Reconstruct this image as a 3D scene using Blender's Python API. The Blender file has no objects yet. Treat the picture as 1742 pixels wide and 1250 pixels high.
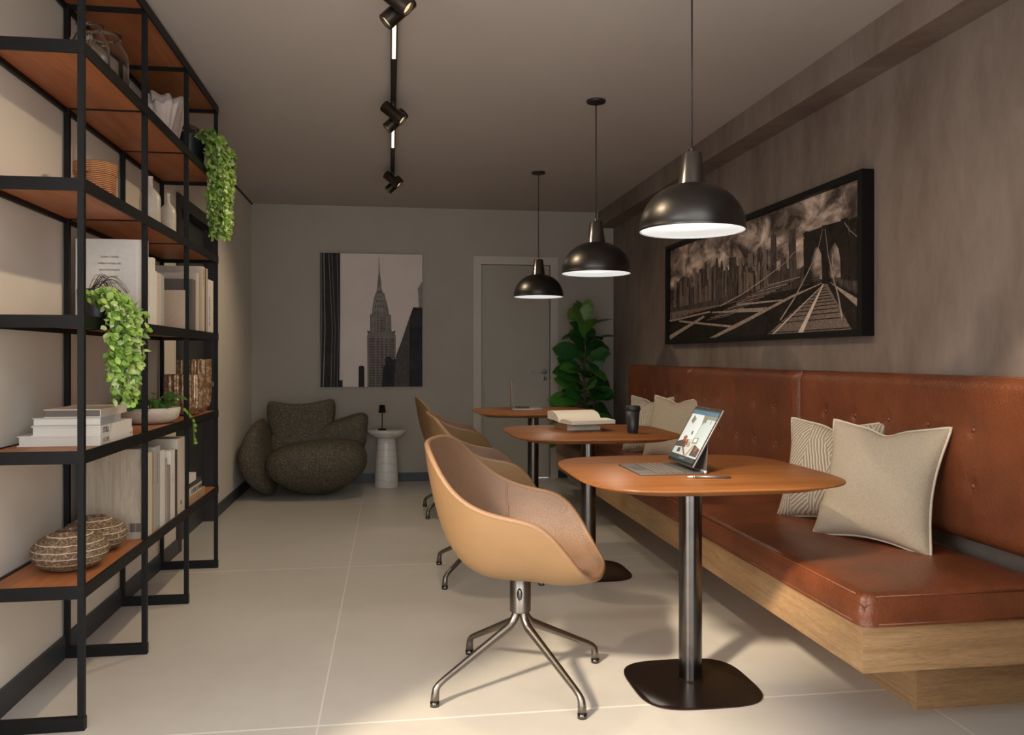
import bpy, bmesh, math, random
from mathutils import Vector, Matrix, noise, geometry

# ------------------------------------------------------------------ camera, world, sun, exposure
SC = bpy.context.scene
COL = SC.collection
PI = math.pi
cam_d = bpy.data.cameras.new('camera')
cam = bpy.data.objects.new('camera', cam_d)
COL.objects.link(cam)
cam.location = (0, 0, 1.16)
cam.rotation_euler = (PI/2, 0, -math.atan(207/1400))
cam_d.sensor_width = 36.0
cam_d.lens = 1400/1742*36
cam_d.shift_y = -18/1742
cam_d.clip_start = 0.05
SC.camera = cam

world = bpy.data.worlds.new('sky')
SC.world = world
world.use_nodes = True
wn = world.node_tree.nodes
wn['Background'].inputs['Color'].default_value = (0.93, 0.965, 1.0, 1)
wn['Background'].inputs['Strength'].default_value = 4.7

sun_d = bpy.data.lights.new('sun', 'SUN')
sun_d.energy = 4.9
sun_d.color = (1.0, 0.83, 0.62)
sun_d.angle = math.radians(4.5)
sun = bpy.data.objects.new('sun', sun_d)
COL.objects.link(sun)
sun.rotation_euler = Vector((1, 1, -0.99)).to_track_quat('-Z', 'Y').to_euler()

SC.view_settings.view_transform = 'Standard'
SC.view_settings.look = 'None'
SC.view_settings.gamma = 1.0
SC.view_settings.use_curve_mapping = False
SC.view_settings.exposure = 0.0

# ------------------------------------------------------------------ materials
class NT:
    def __init__(s, name):
        s.m = bpy.data.materials.new(name); s.m.use_nodes = True
        s.t = s.m.node_tree; s.n = s.t.nodes; s.b = s.n['Principled BSDF']
        s.tc = None
    def new(s, ty, **kw):
        n = s.n.new(ty)
        for k, v in kw.items(): setattr(n, k, v)
        return n
    def link(s, a, b): s.t.links.new(a, b)
    def coord(s, scale=(1, 1, 1), kind='Object'):
        if s.tc is None: s.tc = s.new('ShaderNodeTexCoord')
        mp = s.new('ShaderNodeMapping'); mp.inputs['Scale'].default_value = scale
        s.link(s.tc.outputs[kind], mp.inputs['Vector']); return mp.outputs['Vector']
    def noise(s, scale, detail=4, rough=.55, vec=None, dist=0):
        n = s.new('ShaderNodeTexNoise'); n.inputs['Scale'].default_value = scale
        n.inputs['Detail'].default_value = detail; n.inputs['Roughness'].default_value = rough
        n.inputs['Distortion'].default_value = dist
        s.link(vec if vec is not None else s.coord(), n.inputs['Vector']); return n.outputs['Fac']
    def ramp(s, fac, stops):
        r = s.new('ShaderNodeValToRGB'); e = r.color_ramp.elements
        while len(e) < len(stops): e.new(0.5)
        for i, (p, c) in enumerate(stops):
            e[i].position = p; e[i].color = (c[0], c[1], c[2], 1)
        s.link(fac, r.inputs['Fac']); return r.outputs['Color']
    def bump(s, h, strength, dist=.002):
        b = s.new('ShaderNodeBump'); b.inputs['Strength'].default_value = strength
        b.inputs['Distance'].default_value = dist
        s.link(h, b.inputs['Height']); s.link(b.outputs['Normal'], s.b.inputs['Normal'])
    def set(s, rough=.5, metal=0, spec=None, col=None):
        s.b.inputs['Roughness'].default_value = rough; s.b.inputs['Metallic'].default_value = metal
        if spec is not None: s.b.inputs['Specular IOR Level'].default_value = spec
        if col is not None: s.b.inputs['Base Color'].default_value = (*col, 1)
        return s
    def color(s, sock): s.link(sock, s.b.inputs['Base Color'])

def mul(c, f): return tuple(x*f for x in c)

def plain(name, col, rough=.5, metal=0, var=.06, scale=30, bump=0, bscale=200, spec=None):
    q = NT(name).set(rough, metal, spec)
    q.color(q.ramp(q.noise(scale), [(.3, mul(col, 1-var)), (.7, mul(col, 1+var))]))
    if bump: q.bump(q.noise(bscale, 2), bump)
    return q.m

def wood(name, dark, light, axis='Y', rough=.4, scale=1.0, spec=.4, fine=.35):
    q = NT(name).set(rough, 0, spec)
    st = {'X': (1, 14, 14), 'Y': (14, 1, 14), 'Z': (14, 14, 1)}[axis]
    st = tuple(v*scale for v in st)
    v = q.coord(st)
    a = q.noise(1.1, 5, .6, v, 1.2)
    f = q.noise(7, 6, .7, q.coord(tuple(x*2.2 for x in st)))
    mx = q.new('ShaderNodeMix'); mx.inputs[0].default_value = fine
    q.link(a, mx.inputs[2]); q.link(f, mx.inputs[3])
    mid = tuple((x+y)/2 for x, y in zip(dark, light))
    q.color(q.ramp(mx.outputs[0], [(.3, dark), (.5, mid), (.68, light)]))
    q.bump(mx.outputs[0], .08, .001)
    return q.m

def leather(name, col, rough=.42, cell=260, strength=.5, var=.14):
    q = NT(name).set(rough, 0, .5)
    big = q.noise(5, 4, .6)
    q.color(q.ramp(big, [(.3, mul(col, 1-var)), (.7, mul(col, 1+var))]))
    vo = q.new('ShaderNodeTexVoronoi'); vo.feature = 'SMOOTH_F1'; vo.inputs['Scale'].default_value = cell
    q.link(q.coord(), vo.inputs['Vector'])
    ad = q.new('ShaderNodeMath', operation='ADD')
    q.link(vo.outputs['Distance'], ad.inputs[0]); q.link(q.noise(cell*.35, 4), ad.inputs[1])
    q.bump(ad.outputs[0], strength, .002)
    return q.m

def emis(name, col, strength, base=None):
    q = NT(name).set(.5, 0, None, base or col)
    q.b.inputs['Emission Color'].default_value = (*col, 1)
    q.b.inputs['Emission Strength'].default_value = strength
    return q.m

def metal(name, col, rough=.3, axis=(1, 1, 60)):
    q = NT(name).set(rough, 1.0)
    q.color(q.ramp(q.noise(6, 3, .6, q.coord(axis)), [(.3, mul(col, .82)), (.7, mul(col, 1.15))]))
    return q.m

M = {}
M['black'] = plain('black powder coat', (.006, .0057, .006), .5, 0, .1, 40, .1, 900, .22)
M['shelf_wood'] = wood('cherry shelf veneer', (.25, .075, .025), (.50, .185, .065), 'Y', .45)
M['table_wood'] = wood('warm walnut table top', (.15, .048, .013), (.36, .138, .038), 'X', .34, 1.0, .18, .5)
M['oak'] = wood('oak veneer', (.24, .125, .052), (.58, .36, .18), 'Y', .5, 2.0, .4, .55)
M['oak_x'] = wood('oak end panel', (.24, .125, .052), (.58, .36, .18), 'X', .5, 2.0, .4, .55)
M['leather'] = leather('cognac leather', (.18, .051, .019), .36, 150, .7, .25)
M['leather_pebble'] = leather('pebbled cognac leather', (.18, .051, .019), .38, 120, 1.0, .2)
M['chair_out'] = leather('smooth tan chair leather', (.245, .140, .062), .45, 420, .12, .06)
M['chair_in'] = leather('pebbled tan chair leather', (.225, .13, .078), .40, 340, .6, .08)
M['chair_pipe'] = leather('tan piping leather', (.27, .15, .075), .45, 420, .3, .06)
M['gun'] = metal('brushed gunmetal', (.13, .12, .115), .2, (1, 1, 2))
M['bronze'] = metal('satin bronze leg metal', (.22, .195, .17), .33)
M['base_black'] = plain('dark base plate enamel', (.025, .016, .013), .25, .6, .1)
M['pend'] = metal('black nickel shade', (.085, .08, .075), .36, (1, 1, 2))
M['pend_neck'] = metal('polished black nickel', (.16, .152, .145), .25, (1, 1, 2))
M['white_in'] = plain('white enamel', (.85, .85, .84), .6)
M['lampglow'] = emis('lit diffuser', (1.0, .985, .96), .70)
M['strip'] = emis('warm light strip', (1.0, .80, .48), 2.2)
M['lens'] = emis('warm spot lens', (1.0, .82, .5), .75)
M['chrome'] = plain('satin nickel', (.62, .6, .57), .4, .5)
M['canvas_edge'] = plain('canvas edge', (.05, .045, .04), .7)
M['marble'] = None
M['twig'] = plain('brown dry twig', (.055, .03, .022), .8)
M['pot_black'] = plain('ribbed black ceramic', (.012, .013, .017), .35)
M['soil'] = plain('dark soil', (.02, .014, .01), .95, 0, .4, 80)
M['cream_ceramic'] = plain('cream glazed ceramic', (.55, .50, .41), .35, 0, .08, 30, .05, 60)
M['terrazzo'] = plain('speckled cream stone', (.55, .48, .40), .6, 0, .25, 260)
M['planter'] = plain('beige planter fibre', (.36, .31, .26), .7, 0, .1)
M['frill'] = plain('pale blush porcelain', (.62, .53, .48), .6)
M['brass_stem'] = plain('green stem', (.09, .13, .03), .6)
M['bark'] = plain('brown bark', (.06, .045, .03), .8)
M['rubber'] = plain('black plastic', (.012, .012, .013), .5)
M['cup'] = plain('matt black paper', (.016, .017, .02), .42)
M['tab_grey'] = plain('warm grey aluminium', (.20, .175, .16), .38, .7)
M['kb'] = plain('taupe keyboard deck', (.10, .085, .075), .5)
M['kb_dark'] = plain('dark taupe fabric', (.07, .065, .06), .6)
M['key'] = plain('grey brown key caps', (.15, .122, .10), .5)
M['paper'] = plain('page paper', (.66, .58, .46), .75, 0, .05, 300)
M['paper_w'] = plain('white page block', (.62, .58, .52), .75, 0, .06, 300)
M['ink'] = plain('black print ink', (.03, .027, .025), .8)
M['ink_soft'] = plain('grey print ink', (.22, .20, .18), .8)

q = NT('polished beige floor tile').set(.33, 0, .45)
n1 = q.noise(1.4, 5, .6); n2 = q.noise(9, 4, .6)
mx = q.new('ShaderNodeMix'); mx.inputs[0].default_value = .3
q.link(n1, mx.inputs[2]); q.link(n2, mx.inputs[3])
base = q.ramp(mx.outputs[0], [(.3, (.55, .51, .45)), (.7, (.63, .59, .525))])
if q.tc is None: q.coord()
sep = q.new('ShaderNodeSeparateXYZ'); q.link(q.tc.outputs['Object'], sep.inputs[0])
def grout(out, off, per, wd=.0026):
    a = q.new('ShaderNodeMath', operation='ADD'); a.inputs[1].default_value = off; q.link(out, a.inputs[0])
    p = q.new('ShaderNodeMath', operation='PINGPONG'); p.inputs[1].default_value = per/2; q.link(a.outputs[0], p.inputs[0])
    l = q.new('ShaderNodeMath', operation='LESS_THAN'); l.inputs[1].default_value = wd; q.link(p.outputs[0], l.inputs[0])
    return l.outputs[0]
g1 = grout(sep.outputs[0], .225+20, 2.0); g2 = grout(sep.outputs[1], 20*1.985-2.65, 1.985, .0055)
mm = q.new('ShaderNodeMath', operation='MAXIMUM'); q.link(g1, mm.inputs[0]); q.link(g2, mm.inputs[1])
mc = q.new('ShaderNodeMix', data_type='RGBA'); q.link(mm.outputs[0], mc.inputs[0])
q.link(base, mc.inputs[6]); mc.inputs[7].default_value = (.80, .75, .67, 1)
q.color(mc.outputs[2]); q.bump(n2, .03, .002)
M['floor'] = q.m

M['wall'] = plain('wall paint shaded tone', (.41, .365, .305), .85, 0, .03, 3)  # same paint as the left wall, colour darkened for the dimmer back
M['ceil'] = plain('ceiling paint', (.50, .452, .425), .9, 0, .02, 3)
M['wall_l'] = plain('wall paint lit tone', (.70, .64, .545), .85, 0, .03, 3)  # same paint as the back wall, colour lightened to imitate stronger light
M['door'] = plain('greige door lacquer', (.42, .38, .31), .6, 0, .03, 3)
M['doorframe'] = plain('greige door casing', (.55, .49, .42), .6, 0, .03, 3)
M['base'] = plain('dark slate baseboard', (.032, .037, .043), .45)
M['dark_door'] = plain('charcoal door lacquer', (.035, .036, .036), .45)
M['dark_case'] = plain('dark brown door casing', (.024, .019, .018), .5)
q = NT('mottled brown microcement').set(.85)
v = q.coord((1, 1, .45))
a = q.noise(1.7, 8, .62, v, .6); b = q.noise(9, 6, .7, q.coord((1, 1, .35)), .4)
mx = q.new('ShaderNodeMix'); mx.inputs[0].default_value = .35; q.link(a, mx.inputs[2]); q.link(b, mx.inputs[3])
q.color(q.ramp(mx.outputs[0], [(.30, (.13, .088, .068)), (.46, (.195, .145, .117)), (.58, (.245, .192, .158)), (.72, (.30, .24, .20))]))
q.bump(b, .15, .003)
M['cement'] = q.m
q = NT('veined white marble').set(.3)
w = q.new('ShaderNodeTexWave'); w.bands_direction = 'Z'; w.inputs['Scale'].default_value = 4.7; w.inputs['Distortion'].default_value = 5
w.inputs['Detail'].default_value = 4; w.inputs['Detail Scale'].default_value = 1.2
q.link(q.coord(), w.inputs['Vector'])
q.color(q.ramp(w.outputs['Fac'], [(0, (.62, .56, .50)), (.05, (.66, .61, .55)), (.5, (.72, .67, .61)), (1, (.70, .65, .59))]))
M['marble'] = q.m
q = NT('dark boucle').set(.95, 0, .1)
f = q.noise(190, 3, .7); g = q.noise(60, 3, .7, q.coord((1, 1, 3)))
mx = q.new('ShaderNodeMix'); mx.inputs[0].default_value = .35; q.link(f, mx.inputs[2]); q.link(g, mx.inputs[3])
q.color(q.ramp(mx.outputs[0], [(.36, (.035, .029, .022)), (.52, (.13, .11, .08)), (.63, (.36, .31, .235))]))
q.bump(f, 1.0, .008)
M['boucle'] = q.m
q = NT('natural linen').set(.9, 0, .1)
f = q.noise(120, 3, .6, q.coord((1, 1, 12))); g = q.noise(120, 3, .6, q.coord((10, 1, 1)))
mx = q.new('ShaderNodeMix'); mx.inputs[0].default_value = .5; q.link(f, mx.inputs[2]); q.link(g, mx.inputs[3])
q.color(q.ramp(mx.outputs[0], [(.35, (.36, .285, .205)), (.65, (.56, .47, .36))])); q.bump(mx.outputs[0], .4, .001)
M['linen'] = q.m
M['linen_pipe'] = plain('pale piping cord', (.66, .58, .46), .85)
q = NT('embroidered linen').set(.9, 0, .1)
tc = q.coord(); vor = q.new('ShaderNodeTexVoronoi'); vor.inputs['Scale'].default_value = 11; q.link(q.coord((1, 1, .55)), vor.inputs['Vector'])
sepc = q.new('ShaderNodeSeparateColor'); q.link(vor.outputs['Color'], sepc.inputs[0])
rot = q.new('ShaderNodeVectorRotate', rotation_type='Y_AXIS')
mr = q.new('ShaderNodeMapRange'); mr.inputs[3].default_value = -1.0; mr.inputs[4].default_value = 1.0
q.link(sepc.outputs[0], mr.inputs[0]); q.link(mr.outputs[0], rot.inputs['Angle']); q.link(q.tc.outputs['Object'], rot.inputs['Vector'])
wv = q.new('ShaderNodeTexWave'); wv.bands_direction = 'X'; wv.inputs['Scale'].default_value = 22; wv.inputs['Distortion'].default_value = 2.2
q.link(rot.outputs[0], wv.inputs['Vector'])
q.color(q.ramp(wv.outputs['Fac'], [(.45, (.34, .27, .20)), (.68, (.62, .54, .44))])); q.bump(wv.outputs['Fac'], .5, .002)
M['embroid'] = q.m
q = NT('woven rope').set(.85, 0, .1)
wv = q.new('ShaderNodeTexWave'); wv.bands_direction = 'Z'; wv.inputs['Scale'].default_value = 46; wv.inputs['Distortion'].default_value = 1.2; wv.inputs['Detail Scale'].default_value = 4
q.link(q.coord(), wv.inputs['Vector'])
q.color(q.ramp(wv.outputs['Fac'], [(.1, (.16, .055, .02)), (.6, (.52, .26, .13))])); q.bump(wv.outputs['Fac'], .8, .004)
M['rope'] = q.m
q = NT('banded rough stoneware').set(.8, 0, .2)
wv = q.new('ShaderNodeTexWave'); wv.bands_direction = 'Z'; wv.inputs['Scale'].default_value = 15; wv.inputs['Distortion'].default_value = .7; wv.inputs['Detail Scale'].default_value = 2
q.link(q.coord(), wv.inputs['Vector'])
f = q.noise(120, 4, .7); sp = q.ramp(f, [(.42, (.10, .062, .036)), (.55, (.21, .145, .09)), (.68, (.42, .33, .23))])
mc = q.new('ShaderNodeMix', data_type='RGBA'); r = q.ramp(wv.outputs['Fac'], [(.965, (0, 0, 0)), (.985, (1, 1, 1))])
q.link(r, mc.inputs[0]); q.link(sp, mc.inputs[6]); mc.inputs[7].default_value = (.62, .5, .36, 1)
q.color(mc.outputs[2]); q.bump(wv.outputs['Fac'], .4, .003)
M['stoneware'] = q.m
q = NT('amber hobnail glass').set(.25, .35, .6)
q.color(q.ramp(q.noise(45, 3, .7), [(.35, (.14, .075, .035)), (.55, (.32, .20, .11)), (.7, (.62, .5, .36))]))
M['amber'] = q.m
q = NT('clear glass').set(.03); q.b.inputs['Transmission Weight'].default_value = 1; q.b.inputs['IOR'].default_value = 1.3
q.b.inputs['Base Color'].default_value = (.93, .9, .87, 1)
M['glass'] = q.m
for k, c in dict(leaf_a=(.16, .30, .04), leaf_b=(.30, .44, .09), leaf_c=(.45, .55, .24), fig_a=(.018, .085, .016), fig_b=(.045, .16, .022), fig_c=(.10, .20, .03), pothos=(.03, .12, .02)).items():
    q = NT('foliage '+k).set(.42, 0, .4)
    q.color(q.ramp(q.noise(40, 3), [(.3, mul(c, .75)), (.7, mul(c, 1.25))])); M[k] = q.m
for k, c in dict(bk_white=(.66, .62, .56), bk_cream=(.55, .48, .39), bk_tan=(.42, .34, .25), bk_beige=(.50, .42, .34), bk_grey=(.34, .34, .32),
                 bk_taupe=(.12, .10, .09), bk_pink=(.30, .23, .20), bk_dark=(.055, .047, .043), bk_rust=(.08, .03, .03), bk_kraft=(.40, .25, .13)).items():
    M[k] = plain('book cloth '+k[3:], c, .7, 0, .05, 60)
q = NT('wood print board').set(.7)
q.color(q.ramp(q.noise(3, 6, .7, q.coord((12, 12, 1.2)), 1.5), [(.35, (.30, .235, .17)), (.6, (.42, .35, .27))]))
M['woodprint'] = q.m

# ------------------------------------------------------------------ mesh helpers
class MB:
    def __init__(s): s.v = []; s.f = []; s.mi = []; s.sm = []
    def add(s, vs, fs, mi=0, smooth=True, mat=None):
        o = len(s.v)
        for p in vs:
            p = Vector(p)
            if mat is not None: p = mat @ p
            s.v.append(p[:])
        for f in fs: s.f.append(tuple(i+o for i in f)); s.mi.append(mi); s.sm.append(smooth)
        return s
    def box(s, x0, x1, y0, y1, z0, z1, mi=0, mat=None):
        vs = [(x, y, z) for z in (z0, z1) for y in (y0, y1) for x in (x0, x1)]
        return s.add(vs, [(0, 2, 3, 1), (4, 5, 7, 6), (0, 1, 5, 4), (2, 6, 7, 3), (0, 4, 6, 2), (1, 3, 7, 5)], mi, False, mat)
    def rbox(s, x0, x1, y0, y1, z0, z1, r=.01, seg=3, mi=0, mat=None, smooth=True):
        bm = bmesh.new(); bmesh.ops.create_cube(bm, size=1)
        for v in bm.verts:
            v.co = Vector(((x0+x1)/2+v.co.x*(x1-x0), (y0+y1)/2+v.co.y*(y1-y0), (z0+z1)/2+v.co.z*(z1-z0)))
        bmesh.ops.bevel(bm, geom=list(bm.edges), offset=r, segments=seg, profile=.5, affect='EDGES')
        bm.verts.index_update()
        s.add([v.co[:] for v in bm.verts], [[v.index for v in f.verts] for f in bm.faces], mi, smooth, mat); bm.free(); return s
    def lathe(s, prof, n=32, mi=0, mat=None, smooth=True, fn=None, caps=True):
        vs = []; fs = []
        for (r, z) in prof:
            for k in range(n):
                a = 2*PI*k/n; rr = fn(a, r, z) if fn else r
                vs.append((rr*math.cos(a), rr*math.sin(a), z))
        for i in range(len(prof)-1):
            for k in range(n):
                fs.append((i*n+k, i*n+(k+1) % n, (i+1)*n+(k+1) % n, (i+1)*n+k))
        if caps and prof[0][0] > 1e-5: fs.append(tuple(reversed(range(n))))
        if caps and prof[-1][0] > 1e-5: fs.append(tuple((len(prof)-1)*n+k for k in range(n)))
        return s.add(vs, fs, mi, smooth, mat)
    def cyl(s, p, q, r, n=16, mi=0, r2=None):
        return s.tube([p, q], [r, r if r2 is None else r2], n, mi)
    def tube(s, pts, r, n=8, mi=0, closed=False, cap=True):
        pts = [Vector(p) for p in pts]; N = len(pts)
        rs = r if isinstance(r, (list, tuple)) else [r]*N
        vs = []; fs = []; up = None
        for i, p in enumerate(pts):
            a = pts[(i-1) % N] if (closed or i > 0) else p
            b = pts[(i+1) % N] if (closed or i < N-1) else p
            t = (b-a).normalized()
            if up is None:
                up = Vector((0, 0, 1)) if abs(t.z) < .9 else Vector((1, 0, 0))
            x = up.cross(t)
            if x.length < 1e-4: x = t.orthogonal()
            x.normalize(); up = t.cross(x).normalized()
            for k in range(n):
                an = 2*PI*k/n; vs.append(p + (x*math.cos(an)+up*math.sin(an))*rs[i])
        m = N if closed else N-1
        for i in range(m):
            j = (i+1) % N
            for k in range(n): fs.append((i*n+k, i*n+(k+1) % n, j*n+(k+1) % n, j*n+k))
        if not closed and cap: fs.append(tuple(reversed(range(n)))); fs.append(tuple((N-1)*n+k for k in range(n)))
        return s.add(vs, fs, mi, True)
    def prism(s, poly, z0, z1, mi=0, mat=None, smooth=False):
        n = len(poly)
        vs = [(x, y, z0) for x, y in poly]+[(x, y, z1) for x, y in poly]
        fs = [tuple(reversed(range(n))), tuple(range(n, 2*n))]+[(i, (i+1) % n, n+(i+1) % n, n+i) for i in range(n)]
        return s.add(vs, fs, mi, smooth, mat)
    def grid(s, fn, nu, nv, mi=0, cu=False, mat=None):
        vs = [fn(i/(nu if cu else nu-1), j/(nv-1)) for j in range(nv) for i in range(nu)]; fs = []
        for j in range(nv-1):
            for i in range(nu if cu else nu-1):
                a = j*nu+i; b = j*nu+(i+1) % nu; fs.append((a, b, b+nu, a+nu))
        return s.add(vs, fs, mi, True, mat)
    def build(s, name, mats, parent=None, fixn=False, autosm=None):
        me = bpy.data.meshes.new(name); me.from_pydata(s.v, [], s.f)
        if not isinstance(mats, (list, tuple)): mats = [mats]
        for m in mats: me.materials.append(m)
        me.polygons.foreach_set('material_index', s.mi); me.polygons.foreach_set('use_smooth', s.sm)
        if fixn:
            bm = bmesh.new(); bm.from_mesh(me); bmesh.ops.recalc_face_normals(bm, faces=bm.faces); bm.to_mesh(me); bm.free()
        if autosm:
            me.set_sharp_from_angle(angle=math.radians(autosm))
        me.update()
        o = bpy.data.objects.new(name, me); COL.objects.link(o)
        if parent is not None: o.parent = parent
        return o

def thing(name, label, cat, loc=(0, 0, 0), rz=0, group=None):
    o = bpy.data.objects.new(name, None); COL.objects.link(o); o.empty_display_size = .05
    o.location = loc; o.rotation_euler = (0, 0, rz); tag(o, label, cat, group); return o
def tag(o, label, cat, group=None):
    o['label'] = label; o['category'] = cat
    if group: o['group'] = group
    return o
def struct(o): o['kind'] = 'structure'; return o
def dup(root, loc, rz, label):
    r = root.copy(); COL.objects.link(r); r.location = loc; r.rotation_euler = (0, 0, rz); r['label'] = label
    for ch in list(root.children):
        c = ch.copy(); COL.objects.link(c); c.parent = r
        for g in ch.children:
            d = g.copy(); COL.objects.link(d); d.parent = c
    return r
def sel(cx, cy, h, n=4, N=64, hy=None):
    out = []; hy = hy or h
    for k in range(N):
        a = 2*PI*k/N; ca, sa = math.cos(a), math.sin(a)
        out.append((cx+h*math.copysign(abs(ca)**(2/n), ca), cy+hy*math.copysign(abs(sa)**(2/n), sa)))
    return out
def loft(mb, rings, mi=0, smooth=True):   # rings: list of (poly2d, z)
    n = len(rings[0][0]); vs = []; fs = []
    for poly, z in rings: vs += [(x, y, z) for x, y in poly]
    for i in range(len(rings)-1):
        for k in range(n): fs.append((i*n+k, i*n+(k+1) % n, (i+1)*n+(k+1) % n, (i+1)*n+k))
    fs.append(tuple(reversed(range(n)))); fs.append(tuple((len(rings)-1)*n+k for k in range(n)))
    mb.add(vs, fs, mi, smooth); return mb
def text(name, body, size, origin, right, up, mat, parent, align='LEFT', ext=.0004, sx=1.0):
    cu = bpy.data.curves.new(name, 'FONT'); cu.body = body; cu.size = size; cu.align_x = align; cu.extrude = ext
    tmp = bpy.data.objects.new('tmp_text', cu); COL.objects.link(tmp)
    dg = bpy.context.evaluated_depsgraph_get(); me = bpy.data.meshes.new_from_object(tmp.evaluated_get(dg))
    bpy.data.objects.remove(tmp); bpy.data.curves.remove(cu)
    R = Vector(right).normalized(); U = Vector(up).normalized(); N = R.cross(U)
    mt = Matrix(((R.x*sx, U.x, N.x, origin[0]), (R.y*sx, U.y, N.y, origin[1]), (R.z*sx, U.z, N.z, origin[2]), (0, 0, 0, 1)))
    me.transform(mt); me.materials.clear(); me.materials.append(mat)
    o = bpy.data.objects.new(name, me); COL.objects.link(o); o.parent = parent; return o

# ------------------------------------------------------------------ room shell
XL, XR, YB, ZC = -1.25, 2.14, 7.75, 2.555
Y0C, Y0L = 1.10, 1.48      # roof and left wall start, cut here so sun enters an added unseen opening
struct(MB().box(-4.0, 4.0, -3.0, YB+.1, -.1, 0).build('floor', M['floor']))
struct(MB().box(XL-.15, XR+.15, Y0C, YB+.1, ZC, ZC+.9).build('ceiling', M['ceil']))
# left wall with a hole for the dark door (Y 5.09..6.13)
w = MB(); w.box(XL-.15, XL, Y0L, 5.09, 0, ZC); w.box(XL-.15, XL, 6.13, YB, 0, ZC); w.box(XL-.15, XL, 5.09, 6.13, 2.13, ZC)
w.box(XL-.30, XL, Y0L, Y0L+.15, ZC, 4.2)  # unseen upright added beside the sun opening to carry its header
struct(w.build('wall_left', M['wall_l']))
w2_ = MB(); w2_.box(XL-.3, XL, -3.0, -.67, 0, 4.2); w2_.box(XL-.3, XL, -.67, Y0L, 3.66, 4.2); struct(w2_.build('sun_blocker_left', M['wall_l']))  # unseen pier and header, added to cut the sun into a band
struct(MB().box(XL-.15, XR+.15, -2.0, .22, ZC, ZC+.06).build('sun_blocker_roof', M['ceil']))  # unseen slab, added to keep sun off the near end of the bench
struct(MB().box(1.34, XR, 1.35, 1.52, 0, ZC).build('light_blocker_right', M['cement']))  # unseen stub wall, added to darken the bench end and nearby wall
struct(MB().box(XR, XR+.15, -1.5, YB, 0, ZC).build('wall_right', M['cement']))
w = MB(); w.box(XL-.15, .85, YB, YB+.15, 0, ZC); w.box(1.515, XR+.15, YB, YB+.15, 0, ZC); w.box(.85, 1.515, YB, YB+.15, 2.037, ZC)
struct(w.build('wall_back', M['wall']))
struct(MB().box(1.985, XR, Y0C, YB, 2.406, ZC).build('trim_2', M['cement']))
struct(MB().box(XL, XL+.012, Y0L, YB, ZC-.012, ZC).build('shadow_gap_strip', M['dark_case']))  # dark strip standing in for the shaded gap under the ceiling
b = MB(); b.box(XL, XL+.014, Y0L, 5.09, 0, .085); b.box(XL, XL+.014, 6.13, YB, 0, .085); struct(b.build('baseboard_left', M['base']))
b = MB(); b.box(XL+.014, .775, YB-.014, YB, 0, .08); b.box(1.59, XR, YB-.014, YB, 0, .08); struct(b.build('baseboard_back', M['base']))

# back door
d1 = struct(MB().box(.85, 1.515, YB+.03, YB+.07, .005, 2.035).build('door_1', M['door']))
c = MB(); c.box(.775, .85, YB-.016, YB+.03, 0, 2.112); c.box(1.515, 1.59, YB-.016, YB+.03, 0, 2.112); c.box(.85, 1.515, YB-.016, YB+.03, 2.037, 2.112)
c.build('door_casing', M['doorframe'], d1)
h = MB(); h.cyl((1.462, YB+.03, 1.02), (1.462, YB+.016, 1.02), .027, 24); h.cyl((1.462, YB+.02, 1.02), (1.462, YB-.022, 1.02), .009, 12)
h.tube([(1.462, YB-.02, 1.02), (1.40, YB-.024, 1.02), (1.34, YB-.02, 1.02)], .008, 10); h.build('lever_handle', M['chrome'], d1)
h = MB(); h.cyl((1.462, YB+.03, .955), (1.462, YB+.020, .955), .024, 24); k = h.build('key_plate', M['chrome'], d1)
MB().box(1.456, 1.468, YB+.017, YB+.0205, .94, .97).build('keyhole', M['rubber'], k)

# dark door in the left wall, seen through the shelf
d2 = struct(MB().box(XL-.08, XL-.05, 5.16, 6.06, .005, 2.06).build('door_2', M['dark_door']))
c = MB(); c.box(XL-.09, XL+.015, 5.09, 5.165, 0, 2.13); c.box(XL-.09, XL+.015, 6.055, 6.13, 0, 2.13); c.box(XL-.09, XL+.015, 5.165, 6.055, 2.055, 2.13)
c.build('door_casing', M['dark_case'], d2)
p = MB()
for z0, z1 in ((.12, .95), (1.08, 1.93)): p.box(XL-.052, XL-.042, 5.28, 5.94, z0, z1)
p.build('door_panel', M['dark_door'], d2)
h = MB(); h.cyl((XL-.05, 5.985, .97), (XL+.03, 5.985, .97), .011, 14); h.lathe([(0, -.02), (.018, -.014), (.024, 0), (.018, .014), (0, .02)], 18, 0, Matrix.Translation((XL+.035, 5.985, .97)))
h.cyl((XL-.05, 5.985, .89), (XL-.04, 5.985, .89), .022, 18)
h.build('door_knob', M['chrome'], d2)

# ------------------------------------------------------------------ pictures
def sprite(mb, uvs, fx, mi):     # flat printed shape, triangulated from an outline; fx maps (u, v) to a point
    P = [Vector((u, v, 0)) for u, v in uvs]
    mb.add([fx(u, v) for u, v in uvs], [tuple(t) for t in geometry.tessellate_polygon([P])], mi, False)
def ink(name, lo, hi, scale=20, st=(1, 1, 1), rough=.6):
    q = NT(name).set(rough, 0, .2); q.color(q.ramp(q.noise(scale, 5, .65, q.coord(st)), [(.35, lo), (.65, hi)])); return q.m
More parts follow.
